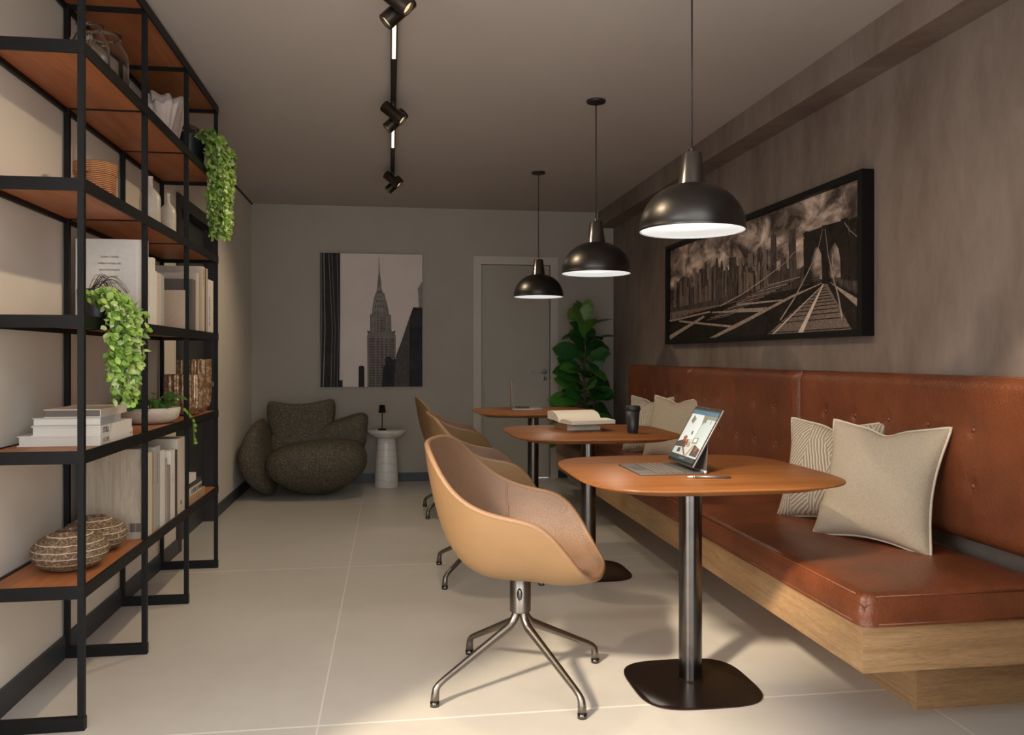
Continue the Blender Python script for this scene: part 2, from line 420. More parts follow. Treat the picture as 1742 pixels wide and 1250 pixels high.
# city picture on the back wall: a spired tower between dark blocks
art = thing('wall_picture', 'unframed black and white print of a spired skyscraper between dark buildings on the back wall', 'picture', (-.169, YB, 1.4985))
W1, H1 = .926, 1.228
MB().box(-W1/2, W1/2, -.03, 0, -H1/2, H1/2).build('canvas', M['canvas_edge'], art)
pr = MB()
L1 = [-.0302]
def fx1(u, v): return (-W1/2+u*W1, L1[0], -H1/2+v*H1)
def sp1(mi, *pts):
    sprite(pr, [((x-83)/860, 1-(y-62)/1126) for x, y in pts], fx1, mi); L1[0] -= .00012
sp1(0, (83, 1188), (943, 1188), (943, 62), (83, 62))
sp1(4, (905, 350), (943, 290), (943, 515), (915, 515))
sp1(5, (570, 95), (575, 95), (583, 235), (597, 330), (560, 330), (569, 235))
sp1(2, (567, 235), (581, 235), (590, 330), (606, 385), (622, 400), (630, 440), (640, 470), (650, 520), (660, 575), (676, 578), (680, 715), (708, 725), (716, 760), (716, 1188), (476, 1188), (472, 765), (480, 725), (497, 715), (497, 575), (513, 570), (520, 500), (530, 440), (542, 400), (552, 380), (560, 310))
for k, (yy, hw) in enumerate(((345, 22), (390, 32), (425, 44), (465, 55), (520, 66))):
    pts = [(578+hw*math.cos(t), yy+45-45*math.sin(t)) for t in [PI*i/10 for i in range(11)]]
    sp1(5 if k % 2 else 4, *([(578-hw, yy+52)]+[(578-hw*math.cos(t), yy+45-45*math.sin(t)) for t in [PI*i/10 for i in range(11)]]+[(578+hw, yy+52)]))
    for j in (-.6, -.2, .2, .6):
        sp1(3, (578+hw*j-5, yy+48), (578+hw*j+5, yy+48), (578+hw*j, yy+22))
for x in (520, 548, 640): sp1(5, (x, 600), (x+6, 600), (x+6, 715), (x, 715))
for yy in range(600, 715, 22):
    for x in (555, 588, 612): sp1(3, (x, yy), (x+12, yy), (x+12, yy+9), (x, yy+9))
sp1(3, (470, 710), (500, 722), (500, 732), (478, 728)); sp1(3, (716, 712), (690, 722), (690, 732), (710, 728))
for yy in range(780, 1180, 22):
    for x, ww in ((494, 20), (518, 20), (552, 12), (568, 10), (588, 20), (628, 16), (664, 16), (686, 16)):
        sp1(3, (x, yy), (x+ww, yy), (x+ww, yy+9), (x, yy+9))
for x in (545, 582, 616, 652): sp1(4, (x, 735), (x+4, 735), (x+4, 1188), (x, 1188))
sp1(1, (600, 1188), (610, 1020), (630, 1000), (622, 960), (640, 930), (670, 935), (690, 960), (720, 950), (720, 1188))
sp1(6, (700, 1188), (720, 920), (770, 790), (835, 600), (866, 512), (943, 516), (943, 1188))
sp1(1, (830, 1188), (835, 600), (866, 512), (943, 516), (943, 1188))
for k in range(5): sp1(3, (735+k*22, 880-k*58), (738+k*22, 880-k*58), (750+k*20, 1150), (747+k*20, 1150))
sp1(1, (403, 1188), (403, 1020), (412, 1010), (440, 1010), (450, 1020), (450, 1188))
sp1(1, (240, 1188), (240, 1132), (268, 1132), (268, 1188))
sp1(1, (83, 1188), (83, 62), (247, 62), (247, 600), (240, 1188))
for x0, x1, t in ((150, 180, 4), (108, 118, 7), (220, 232, 3), (90, 92, 4), (175, 205, 3)): sp1(4, (x0, 62), (x0+t, 62), (x1+t, 700), (x1-8, 1188), (x1-8-t, 1188), (x1, 700))
pr.build('print', [ink('print sky', (.70, .59, .53), (.75, .64, .57), 3), ink('print black', (.012, .012, .014), (.03, .028, .028), 8),
                   ink('print tower stone', (.17, .145, .125), (.24, .205, .175), 20), ink('print window dark', (.06, .05, .045), (.09, .075, .07), 20),
                   ink('print light line', (.22, .19, .17), (.30, .26, .23), 20), ink('print mid stone', (.22, .19, .165), (.30, .26, .225), 20),
                   ink('print dark facade', (.05, .045, .042), (.09, .08, .075), 30)], art)

# bridge picture on the right wall
art2 = thing('framed_picture', 'wide black framed sepia photograph of a suspension bridge walkway and skyline on the right wall', 'picture', (XR, 4.73, 1.6275))
W2, H2 = 2.656, .745
fr = MB()
for a in ((-W2/2, W2/2, H2/2-.03, H2/2), (-W2/2, W2/2, -H2/2, -H2/2+.03)): fr.box(-.06, 0, a[0], a[1], a[2], a[3])
for a in ((-W2/2, -W2/2+.035), (W2/2-.035, W2/2)): fr.box(-.06, 0, a[0], a[1], -H2/2+.03, H2/2-.03)
fr.build('frame', M['black'], art2)
p2 = MB(); L2 = [-.030]
def fx2(u, v): return (L2[0], W2/2-.0-u*W2, -H2/2+v*H2)
def sp2(mi, uvs):
    sprite(p2, [(min(max(u, .014), .986), min(max(v, .041), .959)) for u, v in uvs], fx2, mi); L2[0] -= .00015
def line2(mi, pts):
    l = []; r = []
    for i, (u, v, w) in enumerate(pts):
        a = pts[max(i-1, 0)]; b = pts[min(i+1, len(pts)-1)]
        dx = (b[0]-a[0])*W2; dy = (b[1]-a[1])*H2; n = math.hypot(dx, dy) or 1
        ox = -dy/n*w/W2; oy = dx/n*w/H2
        l.append((u+ox, v+oy)); r.append((u-ox, v-oy))
    sp2(mi, l+r[::-1])
PG = {
 'skyline':[(0.02, 0.373), (0.069, 0.379), (0.074, 0.608), (0.097, 0.647), (0.121, 0.659), (0.169, 0.623), (0.176, 0.525), (0.197, 0.526), (0.209, 0.573), (0.23, 0.56), (0.234, 0.681), (0.249, 0.685), (0.272, 0.671), (0.272, 0.73), (0.289, 0.737), (0.292, 0.574), (0.32, 0.558), (0.322, 0.668), (0.342, 0.687), (0.348, 0.74), (0.357, 0.736), (0.365, 0.652), (0.374, 0.648), (0.379, 0.706), (0.386, 0.703), (0.393, 0.615), (0.426, 0.609), (0.426, 0.71), (0.467, 0.702), (0.47, 0.624), (0.494, 0.627), (0.497, 0.562), (0.504, 0.611), (0.521, 0.63), (0.549, 0.636), (0.553, 0.554), (0.565, 0.55), (0.57, 0.499), (0.576, 0.51), (0.578, 0.715), (0.595, 0.73), (0.6, 0.682), (0.605, 0.672), (0.605, 0.511), (0.613, 0.509), (0.613, 0.574), (0.63, 0.573), (0.631, 0.502), (0.642, 0.497), (0.642, 0.779), (0.652, 0.797), (0.656, 0.875), (0.659, 0.793), (0.668, 0.77), (0.669, 0.511), (0.686, 0.506), (0.688, 0.63), (0.699, 0.627), (0.702, 0.591), (0.709, 0.604), (0.714, 0.518), (0.721, 0.503), (0.721, 0.783), (0.75, 0.785), (0.754, 0.491), (0.773, 0.495), (0.78, 0.509), (0.783, 0.491), (0.795, 0.482), (0.798, 0.379), (0.864, 0.389), (0.927, 0.377), (0.978, 0.36), (0.978, 0.228), (0.77, 0.279), (0.02, 0.325)],
 'skyhaze':[(0.535, 0.695), (0.563, 0.695), (0.563, 0.576), (0.535, 0.587)],
 'tower':[(0.794, 0.722), (0.806, 0.73), (0.815, 0.721), (0.861, 0.728), (0.864, 0.736), (0.883, 0.73), (0.927, 0.729), (0.929, 0.742), (0.949, 0.737), (0.953, 0.358), (0.927, 0.362), (0.925, 0.495), (0.919, 0.557), (0.911, 0.591), (0.905, 0.611), (0.896, 0.597), (0.888, 0.561), (0.885, 0.352), (0.864, 0.358), (0.861, 0.544), (0.855, 0.576), (0.85, 0.595), (0.842, 0.609), (0.833, 0.587), (0.824, 0.538), (0.821, 0.477), (0.821, 0.366), (0.796, 0.374)],
 'rside':[(0.955, 0.722), (0.978, 0.723), (0.978, 0.426), (0.964, 0.427), (0.961, 0.356), (0.956, 0.358)],
 'water':[(0.02, 0.325), (0.388, 0.322), (0.529, 0.334), (0.529, 0.03), (0.02, 0.04)],
 'deckfield':[(0.02, 0.246), (0.18, 0.281), (0.388, 0.315), (0.679, 0.348), (0.864, 0.358), (0.752, 0.306), (0.479, 0.136), (0.32, 0.034), (0.02, 0.04)],
 'walk':[(0.636, 0.032), (0.869, 0.349), (0.883, 0.344), (0.961, 0.012)],
 'walkside':[(0.32, 0.027), (0.495, 0.158), (0.745, 0.302), (0.866, 0.354), (0.869, 0.345), (0.661, 0.027)],
 'rrail':[(0.891, 0.36), (0.978, 0.247), (0.978, 0.02), (0.961, 0.017), (0.883, 0.337)],
 'stripe':[(0.772, 0.027), (0.865, 0.35), (0.869, 0.349), (0.792, 0.026)],
 'stripe2':[(0.661, 0.027), (0.865, 0.346), (0.866, 0.345), (0.671, 0.03)],
 'toprail':[(0.32, 0.034), (0.461, 0.132), (0.745, 0.307), (0.864, 0.361), (0.864, 0.356), (0.752, 0.293), (0.479, 0.11), (0.36, 0.03)],
 'rtoprail':[(0.888, 0.361), (0.978, 0.228), (0.978, 0.18), (0.922, 0.291)],
 'beam1':[(0.097, 0.234), (0.47, 0.13), (0.461, 0.113), (0.103, 0.215)],
 'beam2':[(0.33, 0.272), (0.622, 0.24), (0.614, 0.217), (0.335, 0.26)],
 'beam3':[(0.02, 0.246), (0.32, 0.282), (0.325, 0.267), (0.027, 0.227)],
 'beam4':[(0.479, 0.309), (0.706, 0.29), (0.706, 0.279), (0.483, 0.29)],
 'beam5':[(0.461, 0.267), (0.636, 0.248), (0.636, 0.238), (0.461, 0.256)],
 'beam6':[(0.02, 0.089), (0.279, 0.248), (0.289, 0.232), (0.027, 0.048)],
 'cableL':[(0.388, 0.309, 0.004), (0.512, 0.376, 0.0035), (0.629, 0.468, 0.0031), (0.719, 0.549, 0.0026), (0.77, 0.626, 0.0022), (0.8, 0.693, 0.0018)],
 'cableM':[(0.699, 0.14, 0.0062), (0.758, 0.283, 0.0053), (0.806, 0.43, 0.004), (0.847, 0.569, 0.0026), (0.866, 0.714, 0.0018)],
 'cableR':[(0.874, 0.709, 0.0018), (0.885, 0.533, 0.0031), (0.901, 0.387, 0.0044), (0.919, 0.262, 0.0062), (0.932, 0.113, 0.0075)],
 'cableT':[(0.939, 0.713, 0.0018), (0.956, 0.655, 0.0018), (0.978, 0.605, 0.0018)],
 'cableS':[(0.739, 0.342, 0.0013), (0.789, 0.435, 0.0013), (0.83, 0.525, 0.0013)],
 'lamp':[(0.9, 0.446, 0.0018), (0.9, 0.526, 0.0018)],
}
sp2(0, [(0, 0), (1, 0), (1, 1), (0, 1)])
sp2(1, PG['skyline'])
rd = random.Random(5)
for k in range(46):
    u = .03+rd.random()*.60; hgt = .10+rd.random()*.20; ww = .006+rd.random()*.013; v0 = .36+u*.06
    sp2(rd.choice((1, 2, 2, 3)), [(u, v0), (u+ww, v0), (u+ww, v0+hgt), (u, v0+hgt*1.02)])
sp2(2, PG['skyhaze']); sp2(3, PG['water']); sp2(4, PG['deckfield'])
for k in range(9):
    u = .03+k*.045; sp2(4, [(u, .04), (u+.004, .04), (u+.004, .30), (u, .30)])
    sp2(4, [(u, .04), (u+.003, .04), (u+.045, .24), (u+.042, .24)]); sp2(4, [(u+.042, .04), (u+.045, .04), (u+.003, .24), (u, .24)])
for k in range(14):
    u = .30+k*.026; v = .20+k*.016; sp2(5 if k % 2 else 3, [(u, v), (u+.14, v+.016), (u+.14, v+.022), (u, v+.006)])
for n_ in ('beam1', 'beam2', 'beam3', 'beam4', 'beam5', 'beam6'): sp2(5, PG[n_])
sp2(4, PG['walkside']); sp2(3, PG['walk'])
for k in range(16):
    t = (k/16)**.6; v = .05+t*.36; ul = .62+t*.20; ur = .955-t*.105; sp2(4, [(ul, v), (ur, v), (ur, v+.006), (ul, v+.006)])
sp2(4, PG['rrail']); sp2(6, PG['stripe']); sp2(6, PG['stripe2']); sp2(5, PG['toprail']); sp2(5, PG['rtoprail'])
sp2(4, PG['rside']); sp2(4, [(.955, .34), (1, .34), (1, .48), (.955, .48)]); sp2(4, PG['tower'])
for n_ in ('cableL', 'cableM', 'cableR', 'cableT', 'cableS'): line2(5 if n_ != 'cableS' else 4, PG[n_])
line2(6, PG['lamp'])
q = NT('printed storm clouds').set(.6, 0, .2)
q.color(q.ramp(q.noise(4.2, 7, .6, q.coord((1, 1, 2.0)), .7), [(.36, (.05, .037, .031)), (.46, (.20, .15, .125)), (.55, (.46, .35, .29)), (.66, (.80, .63, .53))]))
p2.build('print', [q.m, ink('print skyline dark', (.02, .015, .013), (.13, .097, .082), 14, (1, 6, 1)), ink('print skyline mid', (.09, .066, .056), (.26, .19, .155), 14, (1, 6, 1)),
                   ink('print water and boards', (.10, .074, .062), (.27, .20, .165), 40, (1, 1, 5)), ink('print near black', (.008, .006, .005), (.03, .022, .018), 30),
                   ink('print steel light', (.24, .18, .145), (.46, .35, .29), 40), ink('print painted stripe', (.60, .47, .40), (.78, .63, .54), 20)], art2)

# ------------------------------------------------------------------ banquette bench and wall backrests
bench = thing('banquette_bench', 'long floating oak banquette with cognac leather seat along the right wall', 'bench', (1.77, 4.6, 0))
def L(x, y): return x-1.77, y-4.6
x0, y0 = L(1.41, 2.30); x1, y1 = L(2.125, 6.93)
b = MB(); b.box(x0, x1, y0+.002, y1, .205, .345); b.build('seat_box', M['oak'], bench); MB().box(x0, x1, y0, y0+.002, .205, .345).build('end_panel', M['oak_x'], bench)
b = MB(); b.box(L(1.712, 0)[0], x1, L(0, 2.484)[1], L(0, 6.75)[1], 0, .205); b.build('plinth', M['oak'], bench); MB().box(L(1.712, 0)[0], x1, L(0, 2.482)[1], L(0, 2.484)[1], 0, .205).build('plinth_end_panel', M['oak_x'], bench)
def seat_cushion(ya, yb):
    mb = MB(); X0, X1 = x0-.004, x1-.03; R = .028
    def top(u, v):
        x = X0+(X1-X0)*u; y = ya+(yb-ya)*v
        e = min(u, 1-u)*(X1-X0); g = min(v, 1-v)*(yb-ya)
        dz = 0
        if e < R: dz += R-math.sqrt(max(R*R-(R-e)**2, 0))
        if g < R: dz += R-math.sqrt(max(R*R-(R-g)**2, 0))
        cr = .012*min(1, e/.12)*min(1, g/.12)
        RC = .045; xc_ = min(max(x, X0+RC), X1-RC); yc_ = min(max(y, ya+RC), yb-RC); dx, dy = x-xc_, y-yc_
        if dx and dy:
            k = max(abs(dx), abs(dy))/math.hypot(dx, dy); x, y = xc_+dx*k, yc_+dy*k
        return (x, y, .442+cr-dz+.0012*noise.noise(Vector((x*9, y*9, 0))))
    us = [0, .004, .01, .02, .032, .042]+[.06+.88*i/24 for i in range(25)]+[.958, .968, .98, .99, .996, 1]
    n = max(30, int((yb-ya)/.05)); vs = [0, .002, .005, .009, .014, .019]+[.03+.94*i/n for i in range(n+1)]+[.981, .986, .991, .995, .998, 1]
    P = [[top(u, v) for u in us] for v in vs]; V = [p for r in P for p in r]; nu = len(us)
    F = [(j*nu+i, j*nu+i+1, (j+1)*nu+i+1, (j+1)*nu+i) for j in range(len(vs)-1) for i in range(nu-1)]
    mb.add(V, F)
    ring = [P[0][i] for i in range(nu)]+[P[j][-1] for j in range(1, len(vs))]+[P[-1][i] for i in range(nu-2, -1, -1)]+[P[j][0] for j in range(len(vs)-2, 0, -1)]
    N = len(ring); cx = (X0+X1)/2; cy = (ya+yb)/2
    levels = []
    for z, o in ((.405, .006), (.375, .007), (.352, .003), (.346, -.006)):
        levels.append([(p[0]+math.copysign(o, p[0]-cx), p[1]+math.copysign(o, p[1]-cy), z) for p in ring])
    V = [p for lv in [ring]+levels for p in lv]
    F = [(a*N+(k+1) % N, a*N+k, (a+1)*N+k, (a+1)*N+(k+1) % N) for a in range(4) for k in range(N)]
    mb.add(V, F)
    o = mb.build('seat_cushion', M['leather'], bench)
    pp = [(X0+.012, ya+.012), (X1-.012, ya+.012), (X1-.012, yb-.012), (X0+.012, yb-.012)]
    t = MB(); t.tube([(X0+.006, ya+.045, .4345), (X0+.006, yb-.045, .4345)], .0035, 6); t.tube([(X0+.045, ya+.006, .4345), (X1-.02, ya+.006, .4345)], .0035, 6)
    t.tube([(X0-.002, ya+.05, .352), (X0-.002, yb-.012, .352)], .0035, 6); t.tube([(X0+.05, ya-.002, .352), (X1-.012, ya-.002, .352)], .0035, 6)
    t.build('piping', M['leather'], o)
for a, b_ in ((2.295, 3.855), (3.86, 5.395), (5.40, 6.93)): seat_cushion(L(0, a)[1], L(0, b_)[1])

def backrest(cy, label, HW=.754):
    t = thing('backrest_panel', label, 'backrest', (XR, cy, .50), 0, 'tufted backrest panels on the right wall')
    HH = .59; bt = [(dy+HW-.754, z) for z in (.40, .20) for dy in (-.5, -.25, 0, .25, .5)]
    def f(u, v):
        y = (u-.5)*2*HW; z = v*HH; e = min(HW-abs(y), .05)/.05; g = min(z, HH-z, .05)/.05
        d = .062+.042*math.sqrt(max(1-(1-max(e, 0))**2, 0))*math.sqrt(max(1-(1-max(g, 0))**2, 0))
        for by, bz in bt:
            r2 = (y-by)**2+(z-bz)**2
            d -= .012*math.exp(-r2/.00065)+.0035*math.exp(-r2/.006)
            d -= .004*math.exp(-((y-by)**2)/.00025)*math.exp(-(z-bz-.035)**2/.0011)
        return (-d, y, z)
    mb = MB()
    us = sorted(set([i/110 for i in range(111)]+[.002, .005, .014, .986, .995, .998]))
    vs = sorted(set([i/52 for i in range(53)]+[.004, .01, .03, .97, .99, .996])); nu = len(us)
    V = [f(u, v) for v in vs for u in us]
    F = [(j*nu+i, (j+1)*nu+i, (j+1)*nu+i+1, j*nu+i+1) for j in range(len(vs)-1) for i in range(nu-1)]
    mb.add(V, F); mb.box(-.064, -.002, -HW, HW, 0, HH)
    mb.build('upholstery', M['leather_pebble'], t)
    pi = MB(); pi.tube([(-.066, -HW+.002, .003), (-.066, -HW+.002, HH-.003), (-.066, HW-.002, HH-.003), (-.066, HW-.002, .003)], .006, 8, closed=True)
    pi.build('piping', M['leather'], t)
    for by, bz in bt:
        MB().lathe([(0, .006), (.005, .0052), (.009, .002), (.010, -.001)][::-1], 14, 0, Matrix.Translation((-.0895, by, bz)) @ Matrix.Rotation(-PI/2, 4, 'Y')).build('button', M['leather'], t)
backrest(3.128, 'nearest tufted cognac leather backrest panel, behind the nearest cushions', .781)
backrest(4.668, 'middle tufted cognac leather backrest panel, right of the propped tablet')
backrest(6.181, 'farthest tufted cognac leather backrest panel, beside the tall leafy plant')

# ------------------------------------------------------------------ cushions
def cushion(label, kind, S, group, loc, ang, lean, roll, seed):
    t = thing('throw_cushion', label, 'cushion', (0, 0, 0), 0, group)
    w = Vector((math.cos(ang), math.sin(ang), 0)); n = Vector((math.sin(ang), -math.cos(ang), 0))
    up = (-n*math.sin(lean)+Vector((0, 0, math.cos(lean)))).normalized(); nn = w.cross(up)
    w2 = w*math.cos(roll)+up*math.sin(roll); up2 = up*math.cos(roll)-w*math.sin(roll)
    t.matrix_world = Matrix(((w2.x, -nn.x, up2.x, loc[0]), (w2.y, -nn.y, up2.y, loc[1]), (w2.z, -nn.z, up2.z, loc[2]), (0, 0, 0, 1)))
    def out(u, v):
        x = S*1.03/2*u*(1-.13*(1-v*v)**1.3); z = S*1.02/2*v*(1-.13*(1-u*u)**1.3)
        z -= .022*math.exp(-(u*u)/.05)*(1 if v > 0 else 0)*v**4
        return x, z+S/2
    def side(sg):
        def f(a, b):
            u = 2*a-1; v = 2*b-1; u = math.copysign(1-(1-abs(u))**1.25, u); v = math.copysign(1-(1-abs(v))**1.25, v)
            x, z = out(u, v); th = .082*(max((1-u*u)*(1-v*v), 0))**.42*(1-.25*v)
            th += .006*noise.noise(Vector((x*8+seed, z*8, sg*3)))*(1-u**4)*(1-v**4)
            th += .004*math.sin(14*(u-v)+seed)*math.exp(-((abs(u)-.8)**2+(abs(v)-.8)**2)/.08)*(1-u*u)**.5*(1-v*v)**.5
            return (x, sg*th*(.72 if sg > 0 else 1), z)
        return f
    mb = MB(); mb.grid(side(-1), 36, 36); mb.grid(side(1), 36, 36)
    mb.build('cover', M[kind], t, True)
    pts = []
    for k in range(36): pts.append(out(-1+2*k/36, -1))
    for k in range(36): pts.append(out(1, -1+2*k/36))
    for k in range(36): pts.append(out(1-2*k/36, 1))
    for k in range(36): pts.append(out(-1, 1-2*k/36))
    MB().tube([(x, 0, z) for x, z in pts], .0055, 6, closed=True).build('piping', M['linen_pipe'], t)
cushion('plain beige linen cushion with pale piping, nearest on the bench', 'linen', .47, 'plain linen cushions on the bench', (1.80, 2.90, .447), -1.12, .30, .0, 1)
cushion('embroidered line-pattern cushion half behind the nearest plain cushion', 'embroid', .45, 'embroidered cushions on the bench', (1.845, 3.30, .447), -1.06, .28, .02, 2)
cushion('plain beige cushion seen between the cup and the propped tablet', 'linen', .45, 'plain linen cushions on the bench', (1.87, 5.42, .447), -1.12, .27, .0, 3)
cushion('embroidered line-pattern cushion right behind the black cup', 'embroid', .43, 'embroidered cushions on the bench', (1.85, 5.86, .447), -1.06, .26, .02, 4)

# ------------------------------------------------------------------ tables
def table(loc, label):
    t = thing('cafe_table', label, 'table', loc, 0, 'square pedestal tables along the bench')
    mb = MB(); loft(mb, [(sel(0, 0, .385, 3.6), .727), (sel(0, 0, .432, 3.9), .7435), (sel(0, 0, .4435, 4), .7475), (sel(0, 0, .4455, 4), .751), (sel(0, 0, .4445, 4), .754), (sel(0, 0, .442, 4), .755)])
    mb.build('tabletop', M['table_wood'], t, True, 25)
    mb = MB(); mb.cyl((0, 0, .012), (0, 0, .72), .041, 40); mb.build('pedestal', M['gun'], t, autosm=40)
    MB().cyl((0, 0, .0075), (0, 0, .014), .046, 40).build('collar', M['base_black'], t, autosm=40); MB().cyl((0, 0, .715), (0, 0, .728), .12, 40).build('mounting_plate', M['base_black'], t, autosm=40)
    mb = MB(); loft(mb, [(sel(-.01, -.03, .215, 3.6), 0), (sel(-.01, -.03, .218, 3.6), .002), (sel(-.01, -.03, .218, 3.6), .006), (sel(-.01, -.03, .215, 3.6), .008)])
    mb.build('base_plate', M['base_black'], t, True, 30)
    return t
tb = table((1.066, 2.83, 0), 'nearest pedestal table holding the tablet and stylus')
dup(tb, (1.066, 4.37, 0), 0, 'middle pedestal table holding the open book and black cup')
dup(tb, (1.066, 6.12, 0), 0, 'farthest pedestal table holding an open laptop, in front of the door')

# ------------------------------------------------------------------ chairs
RIM = [(-.32, .872), (-.285, .868), (-.26, .845), (-.21, .765), (-.15, .70), (-.08, .662), (0, .642), (.07, .632), (.12, .612), (.165, .568), (.205, .510), (.24, .455), (.27, .428), (.32, .42)]
def lerp_tab(tab, x):
    for (a, za), (b, zb) in zip(tab, tab[1:]):
        if x <= b: return za+(zb-za)*max(0, min(1, (x-a)/(b-a)))
    return tab[-1][1]
def rimz(x): return sum(lerp_tab(RIM, x+d) for d in (-.03, -.02, -.01, 0, .01, .02, .03))/7
def bez(a, b, c, d, t): return a*(1-t)**3+3*b*t*(1-t)**2+3*c*t*t*(1-t)+d*t**3
def shell_pt(th, s, off=0):
    ca, sa = math.cos(th), math.sin(th); n = 2.7
    R = 1/((abs(ca)/.292)**n+(abs(sa)/.292)**n)**(1/n)
    x1_, y1_ = R*ca, R*sa; zr = rimz(x1_)
    r = bez(0, .55, .86, 1, s); z = .432+(zr-.432)*bez(0, 0, .10, 1, s)
    z -= .012*math.exp(-((s-.55)/.3)**2)
    x, y = x1_*r, y1_*r
    back = max(0, (z-.5)/.37)
    if ca < 0: x -= .02*back*abs(ca)
    if ca > 0 and s > .8: z -= .006*((s-.8)/.2)**2*max(0, ca-.6)
    return Vector((x, y, z))
def shell_surf(th, s, thick):
    p = shell_pt(th, s)
    if not thick: return p
    e = 1e-3
    du = shell_pt(th+e, s)-shell_pt(th-e, s); dv = shell_pt(th, min(s+e, 1))-shell_pt(th, max(s-e, 0))
    n = du.cross(dv)
    if n.length < 1e-12: n = Vector((0, 0, 1))
    n.normalize()
    if n.z < -.2 or (n.x*math.cos(th)+n.y*math.sin(th)) > 0: n = -n
    return p-n*(.018+.024*(1-s)**.8)
def chair(label):
    t = thing('swivel_armchair', label, 'chair', (0, 0, 0), 0, 'tan leather swivel armchairs at the tables')
    NT_, NS = 96, 26
    def mk(thick):
        def f(a, b): return shell_surf(2*PI*a, .02+.98*b, thick)[:]
        return f
    mb = MB(); mb.grid(mk(False), NT_, NS, cu=True); mb.add([shell_surf(2*PI*k/NT_, .02, False)[:] for k in range(NT_)], [tuple(range(NT_))])
    mb.build('upholstered_seat', M['chair_in'], t, autosm=60)
    mb = MB(); mb.grid(mk(True), NT_, NS, cu=True); mb.add([shell_surf(2*PI*k/NT_, .02, True)[:] for k in range(NT_)], [tuple(reversed(range(NT_)))])
    mb.build('outer_shell', M['chair_out'], t, autosm=60)
    pts = [((shell_surf(2*PI*k/NT_, 1, False)+shell_surf(2*PI*k/NT_, 1, True))/2)[:] for k in range(NT_)]
    MB().tube(pts, .0100, 10, closed=True).build('piping', M['chair_pipe'], t)
    for sg in (-1, 1):
        th = sg*1.92; seam = MB()
        seam.tube([(shell_surf(th, s, False)+Vector((0, -sg*.002, .001)))[:] for s in [.45+.54*i/20 for i in range(21)]], .0028, 6)
        seam.build('seam', M['chair_pipe'], t)
    mb = MB(); mb.lathe([(.034, .255), (.0375, .258), (.0375, .374), (.033, .380), (.085, .386), (.085, .392)], 36)
    col = mb.build('swivel_column', M['bronze'], t, autosm=40)
    mb = MB(); loft(mb, [([(0.0+.010*math.cos(a), 0+.022*math.sin(a)) for a in [2*PI*k/20 for k in range(20)]], 0), ([(.008*math.cos(a), .019*math.sin(a)) for a in [2*PI*k/20 for k in range(20)]], .004)])
    g = mb.build('height_lever', M['gun'], col); g.matrix_local = Matrix.Translation((.004, -.0375, .325)) @ Matrix.Rotation(PI/2, 4, 'X')
    for k in range(4):
        a = PI/4+k*PI/2; c_, s_ = math.cos(a), math.sin(a)
        pr_ = [(.017, .285), (.018, .262), (.021, .244), (.030, .226), (.048, .208), (.312, .080), (.332, .068), (.342, .056), (.345, .040), (.347, .014)]
        rr = [.0145]*3+[.0150, .0150, .0105, .011, .0125, .0135, .0148]
        lg = MB().tube([(c_*r, s_*r, z) for r, z in pr_], rr, 12).build('leg', M['bronze'], t)
        MB().cyl((c_*.347, s_*.347, .0), (c_*.347, s_*.347, .016), .0160, 16, 0, .0155).build('glide', M['gun'], lg)
    return t
ch = chair('nearest tan leather swivel armchair, lit by the sun at the nearest table')
ch.location = (.458, 2.895, 0); ch.rotation_euler = (0, 0, math.radians(-19))
dup(ch, (.515, 4.365, 0), 0, 'middle leather swivel armchair, at the table with the open book')
dup(ch, (.51, 6.165, 0), 0, 'farthest leather swivel armchair, at the laptop table in front of the door')

# ------------------------------------------------------------------ pendant lamps and track light
def pendant(loc, label):
    t = thing('pendant_lamp', label, 'lamp', loc, 0, 'black dome pendant lamps over the tables')
    z0 = 1.612-ZC; R = .1885
    prof = [(R, z0), (R+.002, z0+.002), (R-.001, z0+.008)]
    for k in range(1, 15):
        a = k/14*1.26; prof.append((R*math.cos(a)**.92, z0+.008+.158*math.sin(a)/math.sin(1.26)))
    prof.append((.050, z0+.168))
    MB().lathe(prof, 64, caps=False).build('shade', M['pend'], t)
    inner = [(r-.003 if i else r-.002, z-.002 if i > 2 else z+.0005) for i, (r, z) in enumerate(prof)]
    t_in = MB(); t_in.lathe(inner, 64, caps=False); t_in.build('shade_lining', M['white_in'], t)
    MB().lathe([(0, z0+.010), (.165, z0+.0095), (R-.006, z0+.004)], 64).build('diffuser', M['lampglow'], t)
    MB().lathe([(.052, z0+.162), (.050, z0+.168), (.034, z0+.280), (.031, z0+.284), (.008, z0+.285), (.004, z0+.30)], 40).build('neck', M['pend_neck'], t, autosm=30)
    MB().cyl((0, 0, z0+.28), (0, 0, -.005), .0032, 8).build('cord', M['rubber'], t)
    MB().lathe([(.052, 0), (.053, -.004), (.050, -.012), (.046, -.014), (0, -.0145)][::-1], 32).build('ceiling_rose', M['rubber'], t)
    ld = bpy.data.lights.new('pendant_bulb', 'SPOT'); ld.energy = 10; ld.color = (1.0, .90, .76); ld.shadow_soft_size = .04; ld.spot_size = math.radians(150); ld.spot_blend = .5
    lo = bpy.data.objects.new('pendant_bulb', ld); COL.objects.link(lo); lo.parent = t; lo.location = (0, 0, z0-.004)
    return t
pd = pendant((1.075, 2.838, ZC), 'nearest and largest-looking black dome pendant, over the tablet table')
dup(pd, (1.108, 4.365, ZC), 0, 'middle black dome pendant, over the table with the open book')
dup(pd, (1.108, 6.124, ZC), 0, 'farthest black dome pendant, hanging in front of the greige door')

